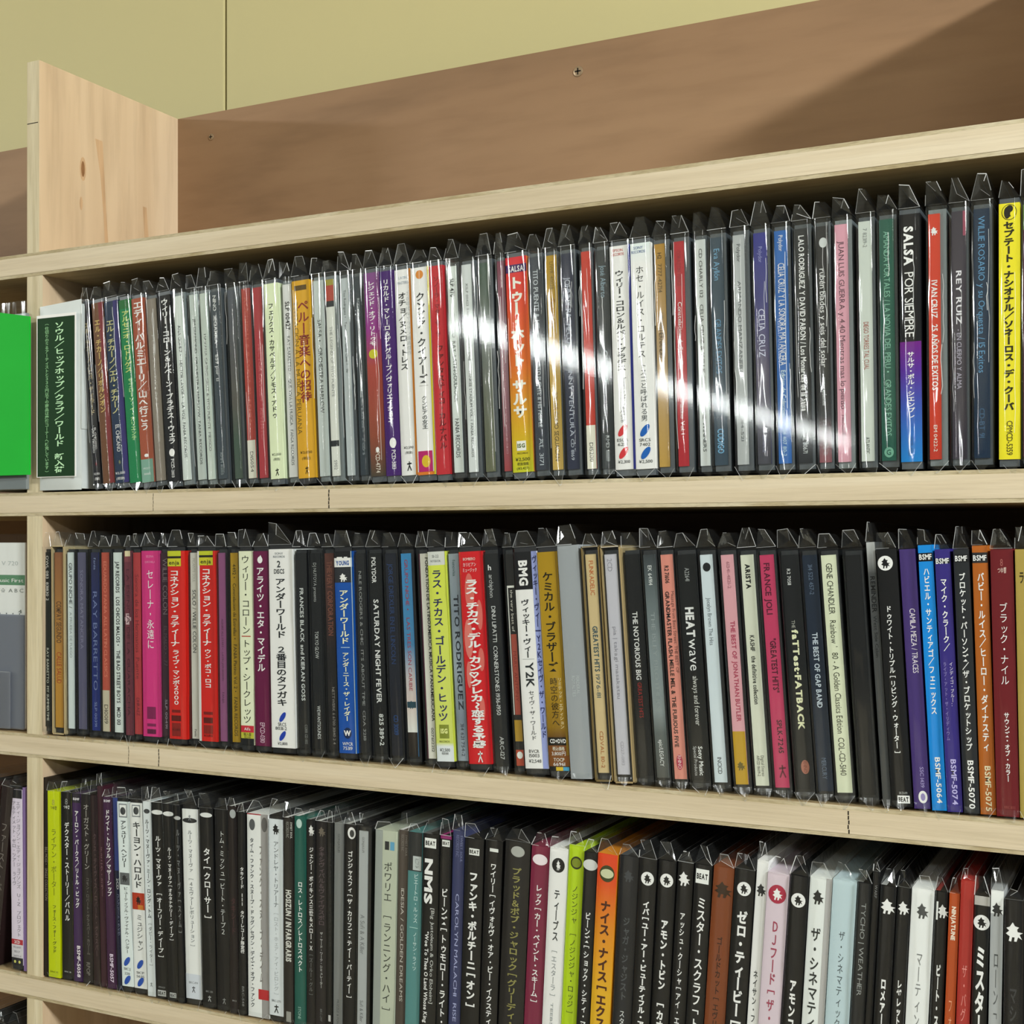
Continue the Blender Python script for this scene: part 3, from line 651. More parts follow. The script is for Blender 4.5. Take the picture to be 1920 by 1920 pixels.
 J(1826,1856,'#142a42','deep navy CD with light blue name','deep navy CD',[('WILLIE ROSARIO y su Orquesta / 15 Exitos',.03,.66,'r','#5b93bd',.42),('CD-BT 91',.80,.92,'r','#3f6487',.34)]),
 O(1873,1913,'#e9dc2b','bright yellow CD with a black swirl emblem','bright yellow CD',[('',.035,7.4,'o','#1c1c14',.9),('',.035,6.8,'o','#e9dc2b',.9),('',.022,3.4,'o','#1c1c14',.9,.02),('',.037,5.6,'o','#1c1c14',.5,-.10),('',.05,1.0,'o','#1c1c14',1,.02),('セプテート・ナシオナル／ソネーロス・デ・クーバ',.07,.81,'v','#25240f',.46,-.02,2),('CPMCD-5359',.85,.985,'r','#4a471c',.30,.02)]),
 J(1918,1938,'#5a2c3a','green-topped maroon CD at the frame edge','edge CD',[],b=[(0,.1,'#6b8a4a')]),
]
MIDDLE = [
 J(82,92,'#232724','black CD with small white capitals','first black CD',[('OWL 083  831830 2',.02,.28,'r','#d9dcd6',.5),('RAY BARRETTO  MY SUMMERTIME',.55,.97,'r','#c7cac2',.42)],rel='first from the left upright'),
 J(102,117,'#b5742f','amber CD in a cream slipcase','slipcased amber CD',[('COMPAY SEGUNDO',.28,.52,'r','#6b4a26',.62,0,1),('CALLE SALUD',.57,.75,'r','#a8401f',.6)],g=[(0,'#8f5a3a'),(.3,'#a8763c'),(.7,'#c28a35'),(1,'#bd8b2e')],slip='#b9a67f'),
 J(127,138,'#bdc6c8','white-spined CD with black and faint lettering','faint-lettered white CD',[('GRUPO NICHE /',.06,.32,'r','#2f3437',.55),('A PRUEBA DE FUEGO',.34,.6,'r','#8b9498',.4)]),
 J(144,158,'#5c5a76','dusty violet CD with faint lettering','dusty violet CD',[('SONORA MATANCERA',.1,.55,'r','#7f7d98',.4)]),
 J(171,185,'#1c2a68','dark blue CD with large letters','large-lettered blue CD',[('RAY BARRETTO',.22,.78,'r','#6f7cab',.55),('fania',.03,.1,'r','#8390bb',.3),('SLP 00391',.84,.98,'r','#7d8bbb',.34)],g=[(0,'#27284a'),(.3,'#1c2760'),(1,'#1a2c7c')]),
 J(191,204,'#b85240','salmon-red CD with beige foot','beige-footed salmon CD',[('EDUARDO FANIA ALL LATIN CLASSICS',.05,.7,'r','#d98068',.45),('D10019',.85,.96,'r','#4b463e',.55)],b=[(.77,1,'#b9b09a')]),
 J(213,228,'#c3cbc9','white CD with bold condensed capitals','condensed-capitals CD',[('JAP RECORDS   LOS CHICOS MALOS • THE BAD STREET BOYS   MCD 013',.05,.96,'r','#26292b',.44,0,1)]),
 O(237,250,'#6b3440','patterned dark rose CD with pale corner','patterned rose CD',[('',.0,.03,'b','#c9bd9a',.9),('',.34,.40,'b','#b59aa0',.6,-.1),('LA ESENCIA DE LA GUARACHA',.1,.9,'r','#4d2430',.5)],style=2,b=[(0,.06,'#7c4048'),(.36,.38,'#a88a90')]),
 J(251,264,'#b23a3e','tomato red CD with dark script','tomato red CD',[('Sonora de los Hermanos  Puente',.12,.7,'r','#7c2a30',.5),('DHRAEZ',.8,.9,'r','#6d2630',.4)]),
 O(266,298,'#d0357f','hot pink CD with white brush-style writing','hot pink CD',[('SELENA',.03,1.5,'h','#e58cb4',.45),('QUINTANILLA',.06,1.4,'h','#e58cb4',.6),('セレーナ,永遠に',.10,.53,'v','#f0e2ea',.40,0,0),('',.84,.905,'b','#7c2050',.5),('',.93,.945,'b','#7c2050',.5),('',.96,.985,'b','#5a1a3c',.5)]),
 J(301,315,'#3c2230','dark aubergine CD with grey name','aubergine CD',[('WILLIE COLON',.03,.34,'r','#7c6c74',.62),('EL MALO • 77',.4,.62,'r','#5d4a56',.45),('SLP 00491',.8,.96,'r','#9a90a0',.3)]),
 O(317,349,'#cf231c','red CD with yellow cap and bright right edge','first yellow-capped CD',[('',0,1,'b','#d8261e',.24,.38),('コネクション・ラティーナ',.10,.51,'v','#efe9dd',.52,-.12,1),('ライブ・マンボ２０００',.525,.82,'v','#ece2d6',.40,-.08,1),('',.845,.86,'b','#7a1814',.5,-.1),('',.875,.905,'b','#5c1612',.55,-.1),('',.915,.985,'b','#84201a',.5,-.1),('',0,.028,'b','#c2c92a',.78,-.11),('',.028,.04,'b','#26240e',.78,-.11),('',.04,.082,'b','#c9c52c',.78,-.11),('enja',.062,2.6,'h','#2d2a10',.62,-.11,1),('¥3,100',.95,1.5,'h','#3c0f0c',.5,-.1)]),
 J(356,369,'#b9b6ae','grey-white CD with black capitals','black-capitals grey CD',[('PICANTE SOUL',.03,.16,'r','#9b9990',.4),('SOLO / WILLIE COLÓN',.20,.54,'r','#2d2e2d',.52),('Fania',.95,.99,'r','#44443f',.3)]),
 O(371,405,'#cf231c','red yellow-capped CD with white left side','white-sided red CD',[('',0,1,'b','#c9d0d2',.13,-.44),('',0,1,'b','#d8261e',.14,.43),('コネクション・ラティーナ',.09,.50,'v','#efe9dd',.48,-.02,1),('ウン・ポコ・ロコ',.515,.72,'v','#ece2d6',.36,.02,1),('',.845,.86,'b','#7a1814',.5,0),('',.875,.905,'b','#5c1612',.5,0),('',.915,.96,'b','#84201a',.5,0),('',0,.022,'b','#c2c92a',.76,-.02),('',.022,.034,'b','#26240e',.76,-.02),('',.034,.075,'b','#c9c52c',.76,-.02),('enja',.055,2.6,'h','#2d2a10',.6,-.02,1),('¥3,100',.97,1.5,'h','#3c0f0c',.5,0)]),
 J(411,423,'#8a4f7a','mauve CD with tiny dark print','mauve CD',[('ALEGRE ALL STARS • LATIN JAM SESSION',.35,.68,'r','#5a2f50',.3),('FANIA',.74,.8,'r','#5a2f50',.34)]),
 J(432,446,'#b58f1e','mustard CD with long dark title','mustard CD',[('4492 • Constelacion de Estrellas • FANIA Platino Vol. 2 • FANIA RECORDS',.06,.97,'r','#3a300f',.44)]),
 O(451,475,'#c9ceb4','cream CD with red bar between katakana','red-barred cream CD',[('ウィリー・コローン',.02,.43,'v','#23261c',.62,0,0),('',.437,.442,'b','#b5483c',.7),('トップ・シークレッツ',.455,.89,'v','#23261c',.62,0,0),('Alfa',.917,1.8,'h','#e6d6d4',.5),('輸入盤',.945,1.6,'h','#54551f',.6),('¥2,500',.96,1.2,'h','#54551f',.5)],b=[(.9,.935,'#c32a3a'),(.935,.966,'#b9b83a'),(.966,1,'#17181a')]),
 O(476,506,'#651341','plum CD with white comma emblem','plum CD',[('',.045,4.2,'o','#efe9ee',.9,-.06),('',.03,2.6,'n','#efe9ee',.7,-.02),('アライツ・エタ・マイデル',.08,.62,'v','#e9dfe6',.46,-.06,1),('EPCD-0310',.88,.985,'r','#c3a9b9',.3,-.04),('',0,1,'b','#4f0f35',.06,.44)]),
 O(508,552,'#cbd3dc','wide white CD reading 2 DISCS','2 DISCS-lettered CD',[('SONY',.022,1.3,'h','#5b6672',.36,-.06),('RECORDS',.038,1.3,'h','#5b6672',.5,-.06),('2',.075,4.0,'h','#3a3e42',.17,-.07,1),('DISCS',.112,2.8,'h','#3a3e42',.45,-.06,1),('アンダーワールド　２番目のタフガキ',.145,.79,'v','#23262a',.42,-.03,1),('',.845,6,'e','#1f3fae',.6,-.02),('SRCS',.882,2.2,'h','#3f4348',.36,-.04),('8031-2',.902,2.0,'h','#3f4348',.5,-.08),('',.94,6,'e','#1f3fae',.6,-.03),('¥2,800',.978,1.8,'h','#3f4348',.42,-.03)],style=4,h=.1262),
 J(557,577,'#1d1e1f','black CD with white tick-like letters','tick-lettered CD',[('FRANCES BLACK and KIERAN GOSS',.18,.76,'r','#b9bcbc',.34,0,1),('CORR CD 002',.88,.98,'r','#7f8282',.26,.2)]),
 J(583,601,'#1c1d1f','black CD with short grey lettering','short-print black CD',[('DJ NUTOYA presents',.05,.25,'r','#a9acac',.32,-.05),('TOKYO GLOW',.40,.54,'r','#b9bcbc',.38,0),('WEWANTSOUNDS',.78,.95,'r','#c3c6c6',.34,.05)]),
 J(612,630,'#2a2120','black CD with rusty upper lettering','rusty-lettered CD',[('THIEVERY CORPORATION',.04,.42,'r','#7a4a3c',.55,0,1),('NETTWERK 6 6700 30140 2 4',.68,.97,'r','#8b8784',.28,.1)],g=[(0,'#5a342b'),(.3,'#3f2823'),(.5,'#1f1b1b'),(1,'#1b1a1b')]),
 O(632,665,'#1450a8','blue CD with pale yellow katakana','blue pale-katakana CD',[('',0,1,'b','#9fb6cc',.05,.46),('YOUNG',.058,2.6,'h','#2b56a0',.75,-.03,2),('',.028,.04,'b','#e3e8ea',.3,-.2),('',.028,.04,'b','#e3e8ea',.2,.15),('',.13,5.4,'n','#dfe3e6',1.2,-.02),('アンダーワールド',.19,.46,'v','#e2eab0',.50,-.02,1),('',.475,.478,'b','#a9bfd8',.5),('アンダーニース・ザ・レイダー',.50,.84,'v','#dfe7b4',.36,0,1),('',.90,6.5,'o','#122a52',.85,.0),('W',.90,3,'h','#dfe6ee',.42,0,2),('WPCR',.953,2,'h','#dfe6ee',.6),('75319',.975,2,'h','#dfe6ee',.55)],b=[(0,.033,'#17181a'),(.033,.078,'#d5dce0'),(.078,.155,'#2c2e33')]),
 J(671,686,'#202123','black CD with widely spaced serif capitals','spaced-serif CD',[('NILE RODGERS & CHIC  IT´S ABOUT TIME  CDA 3218',.09,.94,'r','#8d8f8f',.34)]),
 J(695,717,'#18191a','black CD reading SATURDAY NIGHT FEVER','SATURDAY-lettered CD',[('POLYDOR',.02,.15,'r','#d9dbdb',.36,-.1,1),('SATURDAY NIGHT FEVER',.23,.75,'r','#e3e5e5',.42,0,1),('825 389-2',.80,.96,'r','#c3c6c6',.36,.12,1)]),
 J(727,746,'#1a1d28','black CD with dim blue lettering','dim-blue-lettered CD',[('JORGE DREXLER EN EL LINCOLN',.05,.55,'r','#27406f',.45),('CD 30019',.80,.90,'r','#24508f',.45)]),
 J(756,774,'#3f87bd','sky-blue beach-scene CD with red capitals','beach-scene CD',[('GRUPO NICHE • LAS TRES SON CARIBE',.03,.68,'r','#a8404c',.36),('',.745,5,'n','#2b5568',1.0),('',.73,.76,'b','#2b4a58',.9)],g=[(0,'#3f8fc8'),(.45,'#4a88b8'),(.62,'#b9b2b4'),(.74,'#c9b8b2'),(.88,'#d6cfc8'),(.881,'#2a221e'),(1,'#201a18')]),
 J(792,808,'#c6c4bb','off-white CD with ragged black margin','ragged-margin CD',[('',0,1,'b','#4a1730',.14,-.43),('FONDATION DE LATINOAMERICA MUSICA PANAMERICANA',.02,.82,'r','#2b2d2b',.34,.38,1),('007612212',.85,.97,'r','#55564f',.3,.2)]),
 O(811,843,'#cfda4e','lime-yellow CD with navy katakana','lime-yellow CD',[('SI-22',.022,1.6,'h','#6a6e70',.4,-.04),('NOTEBOOK',.045,1.3,'h','#7a7e80',.6,-.04),('ラス・チカス・ゴールデン・ヒッツ',.085,.81,'v','#27285c',.56,-.02,1),('',.825,.89,'b','#7f8a2c',.55,0),('ISG',.855,2.6,'h','#d6df90',.42,0,2),('RECORDS',.905,1.1,'h','#4a5020',.6),('¥2,500',.945,1.9,'h','#3a3e44',.6),('税抜価格',.962,1.1,'h','#3a3e44',.4)],g=[(0,'#b9bcb8'),(.065,'#b9bcb8'),(.0651,'#cfda4e'),(.91,'#c9d36a'),(.93,'#c3c9cf'),(1,'#c3c9cf')]),
 J(847,866,'#8b96a3','marbled grey-blue CD with serif capitals','marbled CD',[('fonovisa',.03,.11,'r','#3f5c5a',.3),('TITO RODRIGUEZ',.20,.76,'r','#2b2f38',.46,.05,1),('314 621 754-2',.82,.98,'r','#3f4550',.32,.05)],g=[(0,'#96a0aa'),(.3,'#7f8a99'),(.55,'#98a3b0'),(.8,'#7a8594'),(1,'#8e99a6')]),
 O(869,911,'#cf1f26','red CD with pink splashes','pink-splashed red CD',[('',.19,21,'o','#d0685f',.28,-.1),('',.30,17,'o','#d0685f',.22,.3),('',.41,22,'o','#d3736a',.24,-.24),('',.51,13,'o','#d0685f',.3,.28),('',.58,15,'o','#d3736a',.2,-.3),('',.74,13,'o','#d0685f',.26,.22),('BOMBERO',.035,1.6,'h','#e8c3bc',.55,-.04),('カリビアン',.062,1.8,'h','#f0d9d2',.6,-.04),('ミュージック',.088,1.8,'h','#f0d9d2',.65,-.04),('ラス・チカス・デル・カン♡クレカ〜恋する予感',.13,.925,'v','#f3ece4',.54,0,2),('',.965,7,'p','#f3ece4',.6,.02)]),
 J(916,939,'#212223','black CD with slim grey capitals','slim-capitals black CD',[('h',.065,3,'h','#c9caca',.3,-.12,1),('archiphon',.10,.21,'r','#b0b2b2',.34,-.06),('DINU LIPATTI  CORNERSTONES 1936-1950',.25,.77,'r','#c3c5c5',.34,0),('ARC-127',.87,.98,'r','#b6b8b8',.34,.12)]),
 J(955,972,'#23211f','black and brick-red CD with white bracket','brick-red-panel CD',[('',.15,.16,'b','#c9c9c3',.9),('',.15,.76,'b','#c2c2bc',.12,-.44),('the very best of',.17,.37,'r','#b9b5ac',.36,.06),('',.38,.76,'b','#a0493a',.72,.06),('MARC ANTONY',.46,.7,'r','#7c2f28',.4,.06),('',.95,4,'o','#d9d0c8',.9)],b=[(.785,.885,'#b08a2c'),(.925,1,'#b4472f')]),
 O(972,1017,'#ccd2cf','white CD with lavender right side','lavender-sided CD',[('',0,1,'b','#8d97cc',.24,.38),('BMG',.04,.16,'r','#e8e8e8',.36,-.12,2),('ヴィッキー・ヴィー',.22,.49,'v','#2b2f32',.34,-.12,1),('',.495,.497,'b','#9aa0a0',.5,-.1),('Y2K',.51,.63,'r','#2b2f32',.34,-.08,1),('セイヴ・ザ・ワールド',.64,.87,'v','#3a3e42',.24,-.06,0),('ヴィッキー・ヴィー｜Y2Kセイヴ・ザ・ワールド',.02,.86,'v','#2c3060',.2,.38,1),('BVCR',.92,1.9,'h','#3a3e42',.45,-.08),('15003',.94,1.9,'h','#3a3e42',.45,-.08),('¥2,548',.965,1.9,'h','#3a3e42',.55,-.06)],g=[(0,'#1c1c1f'),(.175,'#1c1c1f'),(.1751,'#ccd2cf'),(1,'#ccd2cf')]),
 O(1017,1056,'#b08d1c','wide dark-gold CD with black katakana','wide gold CD',[('',0,.93,'b','#8a6c14',.1,.44),('ケミカル・ブラザーズ',.09,.55,'v','#1d1a0e',.50,-.04,1),('時空の彼方へ',.575,.80,'v','#2e2410',.36,-.05,0),('リミテッド・エディション',.575,.81,'v','#d9cba0',.2,.25,0),('CD+DVD',.865,2.2,'h','#f0eee4',.8,0,1),('税込価格',.90,1.7,'h','#e3d9c0',.6),('3,800円',.922,1.9,'h','#f0e8d4',.7),('TOCP',.95,1.9,'h','#e8dcc4',.55),('66961',.97,1.9,'h','#f0e8d4',.6),('',.983,1,'b','#d6b62e',.35,0),('',.983,1,'b','#4a9cc4',.3,.33)],g=[(0,'#a8861a'),(.5,'#b08c1c'),(.8,'#8f6d18'),(.845,'#6b4a18'),(.85,'#181610'),(.885,'#181610'),(.8851,'#7c4a1e'),(.98,'#7c4a1e'),(.9801,'#1b1b1b'),(1,'#1b1b1b')]),
 D(1056,1095,'#8f9499','thick flat grey board-covered CD','grey board CD',[('FERDERAL',.56,.64,'r','#a8aeb0',.16,.1),('ROYALTIES',.56,.65,'r','#a8aeb0',.16,-.1)],h=.1262,style=2),
 J(1107,1127,'#c9b285','cream CD with orange and blue lettering','cream orange-lettered CD',[('FUNKADELIC',.03,.19,'r','#c4622c',.42),('GREATEST HITS',.33,.54,'r','#2c4f5c',.46,0,1),(' 1976-81',.54,.66,'r','#4f6266',.4),('CDVAL 110-2',.81,.98,'r','#b56a30',.34)],slip='#7c6a45',tray='tray_d'),
 J(1143,1166,'#b3b1bb','pale lilac CD with faint lettering','pale lilac CD',[('2CD',.02,.08,'r','#8f8d98',.4,-.1),('pia | takagi masakatsu',.33,.66,'r','#8c8a95',.3),('CD27-0193',.85,.96,'r','#9d9ba6',.24)],slip='#a08c66'),
]
M2 = [
 J(1182,1208,'#1c1c1d','black CD with white then red capitals','white-and-red-lettered CD',[('THE NOTORIOUS BIG',.26,.57,'r','#d9dada',.36,-.02,1),('GREATEST HITS',.58,.74,'r','#a02a28',.3,0)]),
 J(1218,1240,'#707a7d','misty grey CD with faint lettering','misty grey CD',[('EK 64914',.05,.14,'r','#c9cccc',.34),('THE ISLEY BROTHERS',.26,.7,'r','#8d9698',.34),('epic/LEGACY',.83,.95,'r','#c9cdcd',.34)],g=[(0,'#3c4144'),(.15,'#5c6568'),(.45,'#7f8a8d'),(.7,'#848d8f'),(.8,'#5d6464'),(1,'#50514e')]),
 J(1250,1272,'#d98a7c','salmon pink CD with black capitals','salmon pink CD',[('R2 71606',.05,.13,'r','#2b1f1d',.36,-.05,1),('GRANDMASTER FLASH, MELLE MEL & THE FURIOUS FIVE',.165,.86,'r','#2e211f',.34,-.14,1),('Message From Beat Street: THE BEST OF',.165,.53,'r','#83514a',.26,.32),('',.925,8,'o','#b8264c',.42),('RHINO',.895,.955,'r','#e5b5b5',.3)]),
 J(1281,1314,'#191a1a','black CD reading HEAT wave in white','HEAT-lettered CD',[('A22641',.06,.12,'r','#9da0a0',.26),('HEAT',.235,.37,'r','#e5e6e4',.46,0,2),('wave',.375,.52,'r','#ecece8',.55,.1,0),('always and forever',.54,.76,'r','#c3c3bf',.30,.08),('Sony Music',.85,.98,'r','#c9caca',.24,.1,1),('Special Products',.85,.98,'r','#b0b1b1',.18,-.2)]),
 J(1324,1347,'#bcc6cd','icy white CD with a small black disc mark','icy white CD',[('',.055,4.6,'o','#1c1e20',.9),('Jocelyn Brown The Hits',.19,.40,'r','#6a7278',.34),('INC1CD',.89,.965,'r','#3f4549',.34)]),
 J(1364,1387,'#cf97a0','soft pink CD with mustard foot','mustard-footed pink CD',[('61341-41121-2',.03,.15,'r','#a56c78',.28,.05),('THE BEST OF JONATHAN BUTLER',.29,.73,'r','#b0405c',.36,.1,1),('',.92,5,'n','#6b5c1c',1.0)],b=[(.77,1,'#c49a1e')]),
 J(1400,1424,'#c6c8b8','off-white CD with a bold black logo word','logo-word off-white CD',[('ARISTA',.04,.15,'r','#1f201e',.36,0,2),('KASHIF',.35,.42,'r','#2e2f2c',.34,-.02,1),('the definitive collection',.44,.65,'r','#3a3b37',.34,0,1),('Digital Stereo',.87,.96,'r','#6b6c64',.24,.15),('ARCD 8609-2',.87,.96,'r','#6b6c64',.22,-.18)]),
 J(1437,1463,'#c33c63','deep pink CD with dark wide lettering','deep pink CD',[('FRANCE JOLI',.035,.26,'r','#5a1830',.42,-.04,1),('"GREATEST HITS"',.36,.595,'r','#4d1229',.42,.04,1),('SPLK-7245',.71,.855,'r','#4a1428',.36,.1,1),('',.93,7,'p','#6a1a34',.7,.1)]),
 J(1477,1510,'#17181a','black CD with cream funky lettering','cream-lettered black CD',[('R2 70511',.06,.13,'r','#c9caca',.2,-.12),('THE',.28,.315,'r','#9a9a92',.2,-.06),('faTTest·FATBACK',.32,.75,'r','#d9d3b0',.34,0,2),('',.905,7,'o','#a86a58',.6,.05),('RHINO',.88,.93,'r','#7c4038',.2,.05)]),
 J(1517,1545,'#1c2738','navy CD with grey capitals','navy grey-capitals CD',[('314 522 457-2',.04,.17,'r','#5f6f85',.3,.0),('THE BEST OF GAP BAND',.33,.65,'r','#b3bcc6',.36,0,1),('MERCURY',.86,.95,'r','#5d6c80',.32)]),
 J(1552,1580,'#c9cdb3','pale cream CD with tall thin lettering','tall-letter cream CD',[('GENE CHANDLER   Rainbow ’80 - A Golden Classics Edition  COL-CD-5140',.035,.93,'r','#3b3d30',.42,0)]),
 J(1597,1625,'#151516','plain black CD with no lettering','plain black CD',[],tray='tray_d'),
 D(1638,1655,'#4b4d4e','slim grey card CD with dark capitals','slim grey card CD',[('REMINDER',.13,.27,'r','#1a1b1c',.55,0,1),('West Side Cabin',.28,.44,'r','#2b2c2d',.4)],h=.128,g=[(0,'#a3a5a6'),(.08,'#7f8182'),(.12,'#4b4d4e'),(1,'#4b4d4e')],style=2),
 D(1656,1694,'#141415','black card CD with white round badge','badge-topped black CD',[('',.055,7.2,'o','#e9ebe9',1.0,-.08),('',.055,5.4,'n','#141415',.9,-.08),('ドゥワイト・トリプル［リビング・ウォーター］',.22,.80,'v','#e2e4e2',.27,-.06,1),('BRZN-199',.945,1.2,'h','#9a9c9a',.4,.1),('',.955,.985,'b','#d2d4d2',.6,.1),('BEAT',.97,2.2,'h','#141415',.5,.1,2)]),
 D(1698,1728,'#453372','violet card CD with white capitals','violet CD',[('CAMILA MEZA / TRACES',.23,.48,'r','#c9c3de',.36,.1,0),('SSC 1439',.84,.92,'r','#9d92c2',.24,.1),('',.955,6,'o','#e6e6ea',.7,.08),('',.955,3.6,'o','#8a80b0',.6,.08)]),
 D(1733,1762,'#1488dd','bright blue CD with white katakana','bright blue CD',[('BSMF',.045,2.6,'h','#e8eef2',.9,0,1),('ハビエル・サンティアゴ／フェニックス',.085,.64,'v','#eef3f6',.40,.0,1),('BSMF-5064',.80,.975,'r','#e6eef6',.36,.05,1)],b=[(.03,.036,'#0c0c0f'),(.036,.053,'#26282c'),(.053,.062,'#0c0c0f')],h=.1265),
 D(1763,1791,'#352a7c','blue-violet CD with two-column katakana','blue-violet CD',[('BSMF',.045,2.6,'h','#dfe0ea',.9,0,1),('マイク・クラーク／',.11,.39,'v','#e6e4f0',.40,.0,1),('インディゴ・ブルー：',.43,.60,'v','#c9c3e2',.24,.22,0),('ライブ・アット・ザ・イリディウム',.43,.73,'v','#8f86bf',.22,-.2,0),('BSMF-5074',.80,.975,'r','#a9a2d2',.36,.05,1)],b=[(.036,.055,'#26282c')]),
 D(1796,1826,'#26282b','charcoal CD with white katakana','charcoal katakana CD',[('BSMF',.035,2.6,'h','#e2e4e4',.8,0,1),('ブロケット・パーソンズ／ザ・ブロケットシップ',.09,.765,'v','#e6e8e8',.40,.0,1),('BSMF-5070',.80,.985,'r','#dfe1e1',.38,.05,1)],b=[(.02,.05,'#1a1b1d')]),
 D(1829,1861,'#b0601f','orange-brown CD with white katakana','orange-brown CD',[('BSMF',.046,2.6,'h','#e8e6e0',.9,0,1),('バビー・ルイス／ヒーロー・ダイナスティ',.10,.765,'v','#eee6da',.42,.0,1),('BSMF-5075',.82,.99,'r','#e6c9a8',.38,.05,1)],b=[(.026,.065,'#2a2a2c')],h=.1262),
 D(1862,1906,'#6b1a20','wide maroon CD with white katakana','wide maroon CD',[('8',.05,3.4,'h','#a8605c',.14,0,0),('つゆ響',.08,2.2,'h','#d9b9b0',.4,0),('ブラック・ナイル',.20,.51,'v','#ece2de',.36,.02,0),('サウンズ・オブ・カラー',.61,.87,'v','#e3d3ce',.22,.05,1),('RINC 8032',.965,1.3,'h','#9a4a48',.5,.1)]),
 D(1907,1930,'#a8934a','tan card CD at the frame edge','tan edge CD',[('ラ',.08,.13,'v','#3c341a',.4)]),
]
for q in M2: q['ref'] = 1240; q['x0'] += 0; 
MIDDLE += M2
BX = '#131314'
def NJ(z=.085, col='#e2e4e2'): return [('', z, 7.2, 'o', col, 1.0), ('', z, 5.4, 'n', '#141415', .9)]
